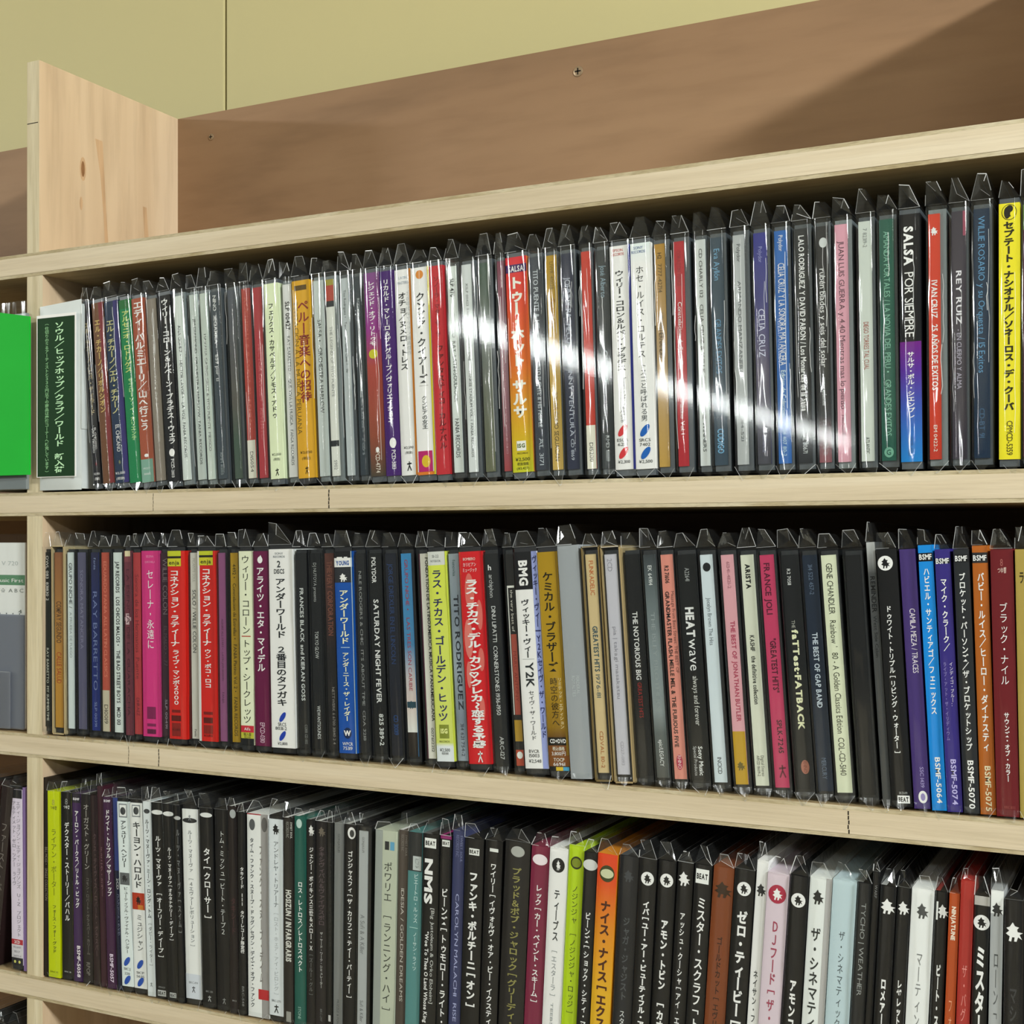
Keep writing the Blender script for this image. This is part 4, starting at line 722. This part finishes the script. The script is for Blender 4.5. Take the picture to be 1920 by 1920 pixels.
LOWER = [
 D(81,91,'#2b241d','tall thin dark-brown divider-like CD','tall thin brown CD',[('BILL MOSS • SINGLE COLLECTION',.35,.62,'r','#7c7468',.5,.25)],rel='first from the left upright',h=.133,ref=1700,sl=False),
 D(92,114,'#c5d400','acid yellow CD with grey katakana','acid yellow CD',[('8',.06,4,'h','#a8a84a',.26,0,0),('つゆ響',.09,1.8,'h','#7a7c20',.55,0,1),('ライアン・ポーター',.20,.56,'v','#6d7410',.40,0,0),('フォース・フォー・グッド',.61,.87,'v','#5c6212',.28,.02,1),('RINC42',.97,1.2,'h','#6a7016',.7)],ref=1700),
 D(115,136,BX,'black CD with small white katakana and emblem','first black katakana CD',[('8',.05,4,'h','#8a8c8c',.26,0,0),('つゆ響',.08,1.8,'h','#b9bbbb',.55,0,1),('デクスター・ストーリー／バハル',.16,.69,'v','#d3d5d5',.36,0,1),('RINC 38',.96,1.0,'h','#a9abab',.6)],ref=1700,top='#8d9090'),
 D(137,152,'#3d2350','purple CD with white katakana','white-katakana purple CD',[('BSMF',.03,1.6,'h','#c9c6cf',.8,0,1),('アーロン・パークス／リトル・ビッグ',.09,.61,'v','#d9d3df',.42,0,1),('BSMF-5058',.81,.98,'r','#cfc6da',.4,.1,1)],b=[(0,.05,'#2b2630')],ref=1700),
 D(154,172,'#241e1e','dark brown CD with large grey katakana','large-katakana brown CD',[('オーガスト・グリーン',.05,.40,'v','#a9a5a2',.52,0,0),('コモン・ロバート・グラスパー・カリーム',.44,.85,'v','#77726f',.3,.05,0),('RPOP',.89,.96,'r','#7c7875',.4)],ref=1700,top='#a9a9a6'),
 D(173,186,'#29181b','dark maroon-black CD with dim lettering','dim maroon-black CD',[('クリス・デイヴィス／ロバート・グラスパー',.2,.85,'v','#5a4448',.4)],ref=1700),
 D(187,198,'#3b1b27','wine CD with dim lettering','wine CD',[('ドミニク・ミラー',.3,.55,'v','#7c5a63',.34)],h=.131,ref=1700),
 D(199,215,'#3f1f40','plum CD with white katakana','plum katakana CD',[('BSMF',.02,1.6,'h','#c9c6cf',.8,0,1),('ドワイト・トリブル／マザーシップ',.065,.52,'v','#dfd6df',.46,0,1),('BSMF-5057',.82,.97,'r','#c9bcd2',.4,.05,1)],ref=1700,top='#c9cfd0'),
 D(216,225,'#1d2340','slim blue-over-navy CD','slim blue-over-navy CD',[('2CD',.42,.48,'r','#c9ccd6',.45),('コンプリート・ライヴ',.5,.72,'v','#7c82a0',.4)],b=[(0,.38,'#36468c')],ref=1700),
 O(226,247,'#c3ccd6','white blue-oval CD with grey photo','grey-photo CD',[('',.01,.085,'b','#7c8288',.72),('',.017,.078,'b','#c9d0d6',.6),('',.05,5,'o','#3c4044',.9),('アシュリー・ヘンリー',.10,.355,'v','#25292d',.44,0,1),('',.385,.45,'b','#5c6063',.85),('',.415,5,'n','#26282a',1.2),('ビューティフル・ヴァイナル・ハンター',.46,.82,'v','#2e3236',.34,.06,0),('',.865,6,'e','#2450b0',.7,.0),('SICJ',.905,1.6,'h','#5a5f66',.6),('220',.93,1.6,'h','#5a5f66',.5),('',.965,6,'e','#2450b0',.7,.0)],ref=1700),
 O(247.5,272,'#c9d1da','white blue-oval CD with red-orange photo','orange-photo CD',[('',.01,.075,'b','#7c8288',.62),('',.016,.069,'b','#c9d0d6',.52),('',.042,5,'o','#3c4044',.9),('キーヨン・ハロルド',.10,.46,'v','#25292d',.52,0,1),('',.485,.575,'b','#b5361c',.92),('',.55,.575,'b','#c9782a',.4,.15),('',.525,6,'n','#2a1512',.9),('ミュジシャン',.60,.80,'v','#2e3236',.40,.03,0),('',.87,6,'e','#2450b0',.7,.0),('SICP',.915,1.6,'h','#5a5f66',.6),('5635',.935,1.6,'h','#5a5f66',.6),('',.965,6,'e','#2450b0',.7,.0)],ref=1700),
 D(273,287,'#bfc5c8','narrow grey-white CD with grey katakana','narrow grey-white CD',[('',.05,3,'o','#3c3f42',1.6),('ルーツ・マヌーヴァ・ミーン・ロング・トム',.09,.60,'v','#4a4e52',.42,0,1),('［ダビー・ライター］',.62,.85,'v','#5c6064',.38,.05,0),('',.94,3,'p','#7a7e80',.8)],ref=1700,top='#e0e4e4'),
 D(288,310,BX,'black CD with bold katakana and ribbon mark','bold-katakana black CD',[('',.05,3,'o','#c9cbcb',3.2),('ルーツ・マヌーヴァ　［オーフリー・ディープ］',.17,.80,'v','#e6e8e8',.40,0,1),('ZENCD',.945,1,'h','#8a8c8c',.6),('',.96,.99,'b','#a9abab',.7),('BEAT',.975,2,'h','#141415',.6,0,2)],ref=1700),
 D(311,331,BX,'black CD with smaller white katakana','small-katakana black CD',[('',.05,3,'o','#c3c5c5',3.0),('ルーツ・マヌーヴァ［オルタナテリー・ディープ］',.22,.70,'v','#d3d5d5',.30,0,1),('',.96,.985,'b','#a9abab',.6),('BEAT',.973,1.8,'h','#141415',.5,0,2)],ref=1700,top='#9a9c9c'),
 D(332,344,'#101011','narrow black CD with dim katakana','narrow dim black CD',[('',.065,2.4,'o','#a9abab',2.2),('ルーツ・マヌーヴァ［スイム］',.12,.66,'v','#77797a',.42,0,1)],ref=1700),
 O(345,373,'#c9cfda','white CD with thin grey katakana','thin-katakana white CD',[('',.06,3.2,'o','#2c2e31',3.6),('',.045,4,'p','#8a8e92',.7),('ルーツ・マヌーヴァ　［４エヴァーレボリューション］',.11,.73,'v','#565b63',.26,.0,0),('',.87,1,'b','#b9bfc9',1.0),('BRC-199',.915,1.4,'h','#5c6066',.6),('',.95,4.4,'p','#2c2e31',.8)],ref=1700,tray='tray_d'),
 D(377,403,BX,'black CD with short bold katakana','short bold-katakana CD',[('',.035,3,'o','#c3c5c5',3.2),('タイ［クローサー］',.20,.565,'v','#eaecec',.44,.0,1),('BRC 200',.92,1.2,'h','#8a8c8c',.5),('',.955,4,'p','#a9abab',.8)]),
 D(404,430,'#141315','black CD with off-white katakana ending in 2','katakana-2 black CD',[('トム・ミッシュ｜ビート・テープ２',.105,.625,'v','#c3c5c5',.32,.0,0),('',.955,4,'p','#8d8f8f',.8)]),
 D(431,447,'#1b1314','dark CD with grey dot and red letters','grey-dotted dark CD',[('',.035,5.5,'o','#9a9ea0',.85,.05),('タキシード',.44,.62,'v','#44262a',.5,0,1),('BRC3',.94,.945,'h','#999999',.5)],h=.1275,top='#b9bbb9'),
 D(448,462,BX,'black CD with tight white katakana','tight-katakana black CD',[('タキシード III　タワーレコード限定盤',.27,.70,'v','#d9dbdb',.44,0,1),('BRC-548',.86,.96,'r','#7c7e7e',.3)],top='#a9abab'),
 D(464,503,'#c9ced4','wide white CD with red foot label','red-labelled white CD',[('',0,1,'b','#8e8c8c',.34,.33),('',.055,7,'o','#55595c',.62,-.26),('',.05,9,'o','#5c5a5a',.5,.33),('タイム・ファンク・スヌープ・ドッグ／セヴン・デイズ・オブ・ファンク',.12,.955,'v','#4a4e54',.16,-.28,1),('ファンク・スヌープ・デイム',.15,.83,'v','#7a7674',.13,.15,1),('',.86,.91,'b','#b8242c',.5,.25)],b=[(0,.006,'#a83a44')]),
 O(505,531,'#bfc5ca','white CD with black splat emblem','splat-emblem white CD',[('',.05,7,'n','#1c1d1f',.85),('アンドレヤ・トリアーナ',.11,.45,'v','#565b60',.32,.0,0),('［ロスト・ホェア・アイ・ビロング］',.47,.90,'v','#9a9fa3',.28,0,0),('BRC-270',.925,1.4,'h','#6a6e72',.65),('',.965,5.5,'p','#26282a',.8)],tray='tray_d'),
 D(533,551,'#26221f','dark brown CD with barred lettering','barred-lettering CD',[('SWEET SOUL',.02,.1,'r','#b9b9b4',.2,.3,1),('RECORDS INC.',.02,.1,'r','#8a8a85',.3,-.1),('HOSIZUN / IN FARGRARIS',.35,.70,'r','#b9b9b4',.55,0,2),('',.94,.99,'b','#8a8a85',.5)],top='#d9dfd9'),
 D(552,573,'#1c5a50','dark teal CD with white katakana','dark teal CD',[('',.035,5.5,'o','#a9bfba',.75,-.1),('ロス・レトロス／レトロスペクト',.31,.745,'v','#e2ece8',.36,.0,1),('STONE',.91,.97,'r','#8fb0a6',.25,-.05)],top='#cfe0dc',h=.126),
 D(574,591,'#151315','black CD with white figure emblem','figure-emblem black CD',[('',.05,7,'n','#cfd1d1',.7),('ジェシー・ボイキンス三世＆メロー・Ｘ',.13,.63,'v','#d9dbdb',.40,0,1),('［ズールー・グル］',.64,.85,'v','#77797a',.36,0,0)],top='#9c9e9e'),
 D(592,613,'#1d191b','black CD with outlined dim lettering','outlined-lettering CD',[('',.05,6,'n','#6b6257',1.0),('タキシヴィバル＆ヴァイヴスポロ',.12,.50,'v','#54464c',.5,0,1),('ザ・ヤード・ワーク・シミュレーター',.53,.80,'v','#b9b9b9',.24,0,0),('BRC-297',.9,.96,'r','#6c6e6e',.2)],top='#c3c5c3'),
 D(614,625,'#101010','slim pitch-black CD','slim pitch-black CD',[('NOSTALGIA SUPERSTAR',.1,.6,'r','#2c2c2c',.4),('',.92,.95,'b','#a9a9a9',.4)]),
 D(626,643,'#737676','plain mid-grey CD with tiny print','tiny-print grey CD',[('GONJASUFI',.05,.14,'r','#4b4e4e',.24),('MUZZLE & FONT',.84,.97,'r','#4b4e4e',.24)]),
 D(644,669,BX,'black CD with a white ring emblem','ring-emblem black CD',[('',.04,7,'o','#e2e4e2',.8,.1),('',.042,4.4,'o','#3a3c3c',.72,.12),('ゴンジャスフィ［ザ・カリフズ・ティー・パーティー］',.125,.83,'v','#e6e8e6',.36,.0,1)],top='#aeb0ae'),
 J(671,687,'#a3a6a8','light grey CD with faint script','faint-script grey CD',[('GONJASUFI',.03,.11,'r','#6a6d6f',.26),('A Sufi & A Killer',.42,.62,'r','#6f7274',.5,0),('Sufi & Killer',.85,.96,'r','#6f7274',.4)]),
 D(703,743,'#a9b09f','wide pale grey-green CD with black katakana','wide grey-green CD',[('',0,1,'b','#8f9692',.34,-.33),('',.05,.09,'b','#22262a',.2,.05),('',.05,.09,'b','#5c9cc0',.2,.3),('ポワリエ　［ランニング・ハイ］',.145,.86,'v','#2c302c',.34,.12,0)],h=.1235),
 D(744,762,'#504741','taupe CD with slanted white capitals','taupe CD',[('SWEET SOUL',.02,.12,'r','#8d8782',.2,.3),('RECORDS INC.',.02,.1,'r','#77716c',.3,-.1),('IDESIA / GOLDEN DREAMS',.27,.80,'r','#b9b4ae',.32,0,0)],top='#d9d6cc'),
 D(763,789,'#4f8484','teal CD with dark cap and white katakana','dark-capped teal CD',[('',.11,.175,'b','#a9b0b0',.6,.15),('ALCOY 014',.12,.165,'r','#55595a',.3,.15),('ピエートロ・ルッス',.19,.42,'v','#bcd2cf',.28,.1,0),('',.44,.443,'b','#9cc0bc',.6),('ノーサン・ライツ',.46,.64,'v','#bcd2cf',.26,.1,0)],b=[(0,.18,'#2c2e2f')],ref=1780),
 D(790,821,BX,'black CD with big rounded lettering','rounded-letter black CD',[('',.02,.065,'b','#c9cbc9',.7,-.05),('BEAT',.043,2.4,'h','#141415',.6,-.05,2),('NMS',.115,.33,'r','#f0f0ee',.46,-.12,2),('[Big Justoleum & Orko Eloheim]',.34,.78,'r','#b3b5b3',.2,.18,0),('"Woe To Thee O Land Whose King Is A Child"',.45,1.0,'r','#e9ebe9',.22,-.15,1)],ref=1780,top='#55585a'),
 D(822,843,BX,'black CD with magenta top edge','magenta-topped black CD',[('',.02,.05,'b','#c3c5c3',.7),('BEAT',.035,1.8,'h','#141415',.6,0,2),('ビーンズ［トゥモロー・ライト・カウ］',.24,1.0,'v','#e6e8e6',.50,-.02,1)],b=[(0,.015,'#8c2a6b')],top='#a02c78',ref=1780),
 D(844,866,'#343a62','slate-blue CD with spaced serif capitals','slate-blue serif CD',[('SWEET SOUL',.02,.14,'r','#7c82a8',.2,.25),('RECORDS INC.',.02,.12,'r','#6a7098',.26,-.1),('CAROLYN MALACHI  RISE',.28,.85,'r','#9ba0c4',.30,0,0),('[STORY 1]',.87,.99,'r','#8a90b8',.24)],ref=1780,h=.128),
 D(867,902,BX,'black CD with very bold white katakana','very bold black CD',[('',.045,.075,'b','#c9cbc9',.55),('BEAT',.06,2,'h','#141415',.5,0,2),('ファンキ・ポルチーニ［オン］',.15,.775,'v','#eef0ee',.40,0,2)],ref=1780),
 D(904,936,'#121112','black CD with thin white katakana','thin-katakana black CD',[('',.035,.05,'b','#c3c5c3',.5),('ワイリー［イヴォルヴ・オア・ビー・イクスティンクト］',.10,.96,'v','#d3d5d3',.30,0,1)],ref=1780),
 D(940,988,'#1f1d1d','wide black-brown CD with khaki katakana','khaki-katakana CD',[('',.045,6,'o','#9c9e9a',1.4,.0),('プラッド＆ボブ・ジャロック［グリーディ・ベイビー］',.115,1.0,'v','#8f8a4e',.32,-.02,1)],ref=1780,tray='tray_d',h=.1255),
 D(989,1022,'#7a2340','raspberry CD with white katakana','raspberry CD',[('',.06,6,'o','#d9c3c9',1.5),('レック［カー・ペイント・スキーム］',.17,.70,'v','#f0dfe6',.32,.0,1)],ref=1780),
 D(1023,1057,'#cdd3d8','white CD with black lightning disc','lightning-disc CD',[('',.075,8,'o','#1a1b1c',.95),('',.075,6,'n','#d9dcde',.5),('ティーブス',.18,.41,'v','#33373a',.28,0,1),('［エスターラ］',.44,.66,'v','#7c8286',.26,0,0),('TEEBS - ESTARA',.68,.97,'r','#8d9296',.14,.0)],ref=1780),
 D(1058,1087,'#b5d413','lime CD with black katakana and round mark','lime CD',[('',.075,7,'o','#26290c',.95),('',.075,5,'o','#7c8a1c',1.1),('ノジンジャ　［ノジンジャ・ロッジ］',.17,.73,'v','#474f0c',.36,0,0)],ref=1780,top='#2c2a1a',h=.127),
 D(1088,1113,BX,'black CD with oval mark and small katakana','oval-mark black CD',[('',.055,6,'o','#b9bbb9',1.4),('ビーンズ［ショック・シティ・マーヴェリック］',.26,1.0,'v','#e2e4e2',.36,0,1)],ref=1780),
 D(1114,1151,'#e0561c','orange-to-yellow CD with bold black katakana','orange-to-yellow CD',[('',.085,9,'o','#3b3f1c',.95),('',.085,5,'o','#b9bc9a',1.5),('ナイス・ナイス［エクストラ・ワウ］',.20,1.06,'v','#4a2008',.42,0,2)],g=[(0,'#dd4420'),(.12,'#de4f20'),(.32,'#e08a20'),(.6,'#e3ad22'),(1,'#e0b424')],ref=1780,side='#dc8a1c'),
 D(1153,1190,'#1e1f23','charcoal-blue CD with barely visible katakana','charcoal-blue CD',[('',.085,7,'n','#3c3f44',1.0),('ジャガ・ジャジスト',.26,.62,'v','#4a4d50',.30,0,1),('スターファイヤー',.66,.92,'v','#c3c5c5',.24,-.0,0)],ref=1800,top='#4a4d52'),
 D(1191,1225,BX,'black CD with badge and long katakana title','long-katakana badge CD',NJ()+[('イバ［ユー・アー・ビューティフル・アット・オール・タイムズ］',.18,1.08,'v','#e6e8e6',.32,0,2)],ref=1800),
 D(1225.5,1260,BX,'black badge CD with bold katakana','bold-katakana badge CD',NJ()+[('アモン・トビン　［カオス・セオリー］',.25,1.02,'v','#eaecea',.34,0,2)],ref=1800),
 D(1261,1292,'#131314','black CD with unframed white figure','unframed-figure black CD',[('',.07,8,'n','#d3d5d3',.9,-.08),('アッシュ・クーシャ［アイ・エーケーエー・アイ］',.21,.99,'v','#d9dbd9',.28,-.05,1)],ref=1800,top='#2c2d2f'),
 D(1293,1327,BX,'black CD with boxed logo and bold katakana','boxed-logo black CD',[('',.02,.08,'b','#c9cbc9',.75,-.05),('BEAT',.05,2.8,'h','#141415',.65,-.05,2),('ミスター・スクラフ「トラウザー・ジャズ」',.135,1.15,'v','#eceeec',.44,0,1)],ref=1800),
 D(1328,1367,'#7a3e1e','rust-brown CD with dark katakana','rust-brown CD',[('',.095,9,'n','#33200f',1.2),('ゴールドカット［エヴリシング・イズ・アンボーン］',.29,1.12,'v','#3b1f0e',.24,0,1)],ref=1800),
 D(1368,1406,BX,'black badge CD with bold katakana and bracket','bracketed badge CD',NJ(.08)+[('ゼロ・ティービー［ヘビーウェイト］',.17,1.1,'v','#eef0ee',.42,0,2)],ref=1800),
 D(1408,1429,'#cfd3d6','slim white CD with black figure emblem','slim figure-emblem CD',[('',.115,7,'n','#26282a',.8),('ネイサン・フェイク｜プロヴィデンス',.43,1.02,'v','#3c4043',.34,0,1)],ref=1800,h=.130),
 D(1430,1471,'#bfb0bb','pale mauve CD with crimson lettering','pale mauve CD',[('',.085,9.5,'o','#a82a44',.95),('',.085,6.5,'n','#d9ccd2',.9),('ＤＪフード［ザ・サーチ・エンジン］',.19,1.1,'v','#a04058',.30,0,1)],ref=1800),
 D(1472,1508,BX,'black badge CD with low-set katakana','low-set-katakana CD',NJ(.10)+[('アモンコンタクト［ニュー・ソウル］',.42,1.3,'v','#e9ebe9',.30,0,2)],ref=1800),
 D(1509,1551,'#c6cac9','white CD with black emblem and grey side','grey-sided white CD',[('',0,1,'b','#a3a2a2',.26,.37),('',.08,8,'n','#1d1f1f',.8,-.1),('ザ・シネマティック・オーケストラ',.20,1.15,'v','#2b2f2f',.36,-.1,1)],ref=1810),
 D(1552,1598,'#a9bcc3','wide pale cyan CD with handwritten-style katakana','pale cyan CD',[('ザ・シネマティック・オーケストラ｜トゥ・ビリーヴ',.20,1.25,'v','#4a565c',.22,-.0,0)],ref=1820),
 D(1599,1627,'#222324','dark grey CD with slim grey capitals','slim-capitals dark CD',[('TYCHO | WEATHER',.08,.45,'r','#8d9090',.32,.0,0),('タイコ｜ウェザー',.66,.98,'v','#6c6f6f',.24,-.05,1)],ref=1820,top='#8a8d8d'),
 D(1628,1641,'#0f0f10','thin taller black CD','thin taller black CD',[('WARP',.05,.1,'r','#77797a',.4)],ref=1820,h=.131),
 D(1643,1674,BX,'black CD with white figure and katakana','long-katakana figure CD',[('',.08,8,'n','#e0e2e0',1.0),('ロメアー「ラヴ・ソングス：パート２」',.36,1.2,'v','#d9dbd9',.28,0,2)],ref=1820,top='#9c9e9e'),
 D(1675,1701,'#141415','black CD with smaller white figure','small-figure black CD',[('',.08,7,'n','#d6d8d6',.9),('レザレット「ラスト・ナイト・オン・ザ・プラネット」',.36,1.25,'v','#d3d5d3',.30,0,2)],ref=1820),
 D(1702,1745,'#c9cccd','white CD with grey sketched figure','sketched-figure CD',[('',.085,8,'n','#4a4c4c',.8),('マーティン・ジ・エアー・ピープル',.24,1.2,'v','#77797a',.24,-.02,0)],ref=1820),
 D(1747,1771,'#151414','black CD with bar beside white figure','bar-and-figure CD',[('',.075,7,'n','#e0e2e0',.8,.15),('',.04,.11,'b','#c9cbc9',.14,-.3),('ビート・スペイセック・モダン・ストリーツ',.28,1.25,'v','#dfe1df',.32,0,2)],ref=1820,top='#8a2a28'),
 D(1775,1795,'#b04a1c','burnt orange CD with pale katakana','burnt orange CD',[('NINJATUNE',.05,.18,'r','#d9c3b3',.4,0,2),('フォレスト・ソース［コン］',.40,1.15,'v','#d99a7a',.34,0,0)],ref=1820),
 D(1796,1821,'#a8302a','brick red CD with pinkish katakana','brick red CD',[('ザ・バグ［エンジェルズ＆デビルズ］',.30,1.2,'v','#d98a84',.34,0,0)],ref=1820,h=.131),
 D(1823,1854,BX,'black badge CD with huge katakana','huge-katakana badge CD',NJ(.10)+[('',.0,.035,'b','#a3a09c',1.0),('ミスター・スクラフ［ニンジャ］',.185,1.5,'v','#f2f4f2',.52,0,2)],ref=1830),
 D(1855,1880,'#9a9d9f','grey CD with black figure on white cap','white-capped grey CD',[('',.07,7,'n','#26282a',.8),('ローン「アンダグ・ザ・タイム」',.22,1.25,'v','#4c5052',.34,0,0)],b=[(0,.085,'#c9cccc')],ref=1830,h=.128),
 D(1882,1918,'#171617','black CD with large unframed figure','large-figure black CD',[('',.12,9.5,'n','#dcdedc',.9),('マシーンドラム［ヒューマン］',.32,1.3,'v','#3c3c3e',.34,0,1)],ref=1830),
]
for rowi, lst in ((1, TOP), (2, MIDDLE), (3, LOWER)):
    prev = {1: 'white padded divider', 2: 'left upright', 3: 'left upright'}[rowi]
    for i, it in enumerate(lst):
        disc(rowi, it, lst[i + 1] if i + 1 < len(lst) else None, prev)
        prev = it['s']

# ------------------------------------------------------------------ section dividers and the left bay
def rounded(o, wd, seg=3):
    bevel_obj(o, wd, seg)
    for p in o.data.polygons: p.use_smooth = True

def wide_panel(name, x0, x1, y, z0, z1, thick, mat, parent, wd=.0004):
    m = Mesh(); m.box(x0, x1, y, y + thick, z0, z1); o = m.build(name, mat, parent); bevel_obj(o, wd, 1); return o

# white padded divider with the dark green sign, leading the top shelf
X0 = ray(70, 740, -.004)[0]; X1 = ray(142, 740, -.004)[0]
dv = empty('section_divider', (X0, -.004, ZB[1] + .0012), 'white padded divider with dark green genre sign beside the upright, top shelf', 'divider')
Wd = X1 - X0
m = Mesh(); nx, nz = 8, 16; Hd = .1215
for j in range(nz + 1):
    for i in range(nx + 1):
        a, b = i / nx, j / nz
        e = min(a, 1 - a, ) * 2; g_ = min(b, 1 - b) * 2
        puff = .0025 * (1 - (1 - min(1, e * 2)) ** 2) * (1 - (1 - min(1, g_ * 5)) ** 2)
        m.v.append((-.0012 + a * (Wd + .003), .0035 - puff + rng.uniform(-.0001, .0001), b * Hd + (.004 if b > .99 else 0) * (.4 + .6 * a)))
for j in range(nz):
    for i in range(nx):
        q = j * (nx + 1) + i; m.f.append((q, q + 1, q + nx + 2, q + nx + 1)); m.c.append(None); m.m.append(0); m.sm.append(True)
m.box(-.0012, Wd + .0018, .0036, .120, .0008, Hd + .001)
m.box(Wd + .0016, Wd + .0024, .0030, .085, .04, Hd)
m.build('padded_box', ['white_pad'], dv)
s = Mesh(); s.box(-.0008, Wd - .0002, .0002, .0007, .0085, .1165, hexc('#cfe0cc'))
z0_, z1_ = .0085, .1135
s.box(.0002, Wd - .0012, .0000, .0004, z0_ + .0005, z1_ + .001, hexc('#0f3516'))
draw(s, ('ソウル／ヒップホップ／クラブ／ワールド　新入荷', .03, .975, 'v', '#a9cfa8', .27, .10, 1), .0002, Wd - .0012, z1_ + .001, z0_, -.0001)
draw(s, ('（仕切りのあるアーティストと３３０円以下の商品は廉価コーナーへ補充しています）', .03, .975, 'v', '#7fae80', .11, -.24, 1), .0002, Wd - .0012, z1_ + .001, z0_, -.00012)
s.build('genre_sign', ['print'], dv)
# bright green folded card divider in the left bay
GX1 = ray(54, 740, -.006)[0]; gd = empty('section_divider', (GX1 - .060, -.006, ZB[1] + .0012), 'bright green folded card divider in a clear pouch, left bay top shelf', 'divider')
m = Mesh()
zt0 = .1215; zt1 = .1165
P = [(-.001, .0005, .0105), (.030, -.0006, .0105), (.060, .0005, .0105)]
Q = [(-.001, .0005, zt0 + .002), (.030, -.0006, zt0), (.060, .0005, zt1)]
for i in range(2):
    m.quad([P[i], P[i+1], Q[i+1], Q[i]])
for i in range(2):
    p2 = [(a, b + .0012, c) for a, b, c in P]; q2 = [(a, b + .0012, c) for a, b, c in Q]
    m.quad([p2[i+1], p2[i], q2[i], q2[i+1]]); m.quad([Q[i], Q[i+1], q2[i+1], q2[i]]); m.quad([P[i+1], P[i], p2[i], p2[i+1]])
m.quad([P[2], p2[2], q2[2], Q[2]])
m.build('green_card', ['green'], gd)
wide_panel('clear_pouch', -.001, .0545, .0022, .0005, .128, .0012, 'film', gd)
wide_panel('backing_board', 0, .0535, .0040, .001, .120, .09, 'tray_c', gd)
# white index divider, middle shelf left bay
zc = ZC[1]; IX1 = ray(47.5, 1200, .004)[0]
iv = empty('index_divider', (IX1 - .075, .006, zc + .001), 'white index card with green band and letters A B C in grey acrylic holder', 'divider')
m = Mesh(); m.box(0, .0725, .0, .0012, .001, .128, hexc('#c9d0d0'))
def zf(py): return ray(20, py, .006)[1] - (zc + .001)
for (ya, yb, c_) in ((1078, 1097, '#5c8a6a'), (1152, 1380, '#9298a3')):
    m.quad([(0, -.00006, max(.001, zf(yb))), (.0725, -.00006, max(.001, zf(yb))), (.0725, -.00006, zf(ya)), (0, -.00006, zf(ya))], hexc(c_))
def free_text(ms, text, xl, xr, zc_, hmm, col, bold=0):
    draw(ms, (text, 0, hmm, 'h', col, 1.0, 0, bold), xl, xr, zc_, zc_ - .01, -.00012)
xr = .0725
free_text(m, 'Music First', xr - .028, xr - .001, zf(1088), 2.6, '#d3e0d6')
free_text(m, '▥ ♤ A B C', xr - .030, xr - .001, zf(1107), 2.6, '#6f7674')
free_text(m, '4', xr - .006, xr - .0025, zf(1146), 2.6, '#5f6664')
free_text(m, 'V 720', xr - .022, xr - .006, zf(1056), 3.0, '#a9b0b0')
for i in range(6): draw(m, ('', 0, .9, 'o', '#55595c', 1.2, 0), xr - .006 - i * .0062, xr - .004 - i * .0062, zf(1150.5), 0, -.0001)
m.build('index_card', ['print'], iv)
hd = Mesh(); hd.box(0, .0735, -.002, -.0012, .0005, zf(1152))
hd.build('acrylic_pocket', ['acrylic'], iv)
hd = Mesh(); hd.box(.010, .0625, -.0042, -.0030, .0005, zf(1258)); o = hd.build('acrylic_tab', ['acrylic'], iv); bevel_obj(o, .004, 3)
wide_panel('clear_pouch', -.001, .0738, -.0008, .0005, .134, .09, 'film', iv)

# left bay, lower shelf: white CD beside the upright and dark leaning ones
def left_disc(row, x0, x1, col, d, texts=(), kind='d', **k):
    it = dict(x0=x0, x1=x1, k=kind, c=col, d=d, s='', t=list(texts), rel='in the left bay', ref=1700, **k)
    return disc(row, it, None, '')
left_disc(3, 22, 43, '#c3b9cb', 'white CD with red 2CD label and black cap', [('エディ・ジョブソン・エディ・ジョブソンズ U-Z プロジェクト', .065, .84, 'v', '#77737f', .34, .16, 0), ('アルティメット・ゼロ・ツアー　ライヴ', .065, .55, 'v', '#77737f', .3, -.22, 0), ('2CD', .87, 2, 'h', '#ecd6d6', .5, 0, 1), ('¥3,600', .90, 1.5, 'h', '#8a8790', .7), ('BECP', .925, 1.5, 'h', '#8a8790', .5), ('26073-4', .95, 1.5, 'h', '#8a8790', .7), ('', .983, 2, 'o', '#c9c86a', 1, -.2), ('', .983, 2, 'o', '#c9c86a', 1, .2)], 'o', lean=.6, b=[(0, .05, '#1c1c20'), (.855, .885, '#b3303c'), (.885, .96, '#b9b6bd'), (.96, 1, '#22222a')])
D2 = [(-62, -42, '#1c1414', 'black CD, outermost'), (-38, -18, '#33201f', 'dark brown CD with dim katakana'), (-14, 6, '#231616', 'maroon-black CD leaning against the white one')]
for a, b, c_, dd in D2:
    left_disc(3, a, b, c_, dd, [('ファースト・ベスト', .2, .7, 'v', '#77706c', .5, 0, 0)], lean=-7.0)
left_disc(3, 44, 49.3, '#7a6494', 'thin lilac CD pressed against the upright', (), lean=.6, sl=False)
# bottom shelf, left bay: black cases in sleeves
for i, (a, b) in enumerate(((-40, -14), (-12, 12), (14, 38))):
    R = ROWS.setdefault(4, dict(z=ZE[1], ref=2250, lean=[(0, 0), (1, 0)], name='bottom', style=3, tray='tray_d'))
    it = dict(x0=a, x1=b, k='d', c='#141516', d=('black sleeved CD, outermost', 'black sleeved CD, middle one', 'black sleeved CD, nearest the upright')[i], s='', t=[], rel='in the left bay', ref=2240, lean=0)
    disc(4, it, None, '')
for l_, os_ in labels_seen.items():
    n_ = len(l_.split())
    if len(os_) > 1 or n_ > 16: print('LABEL', n_, len(os_), l_)
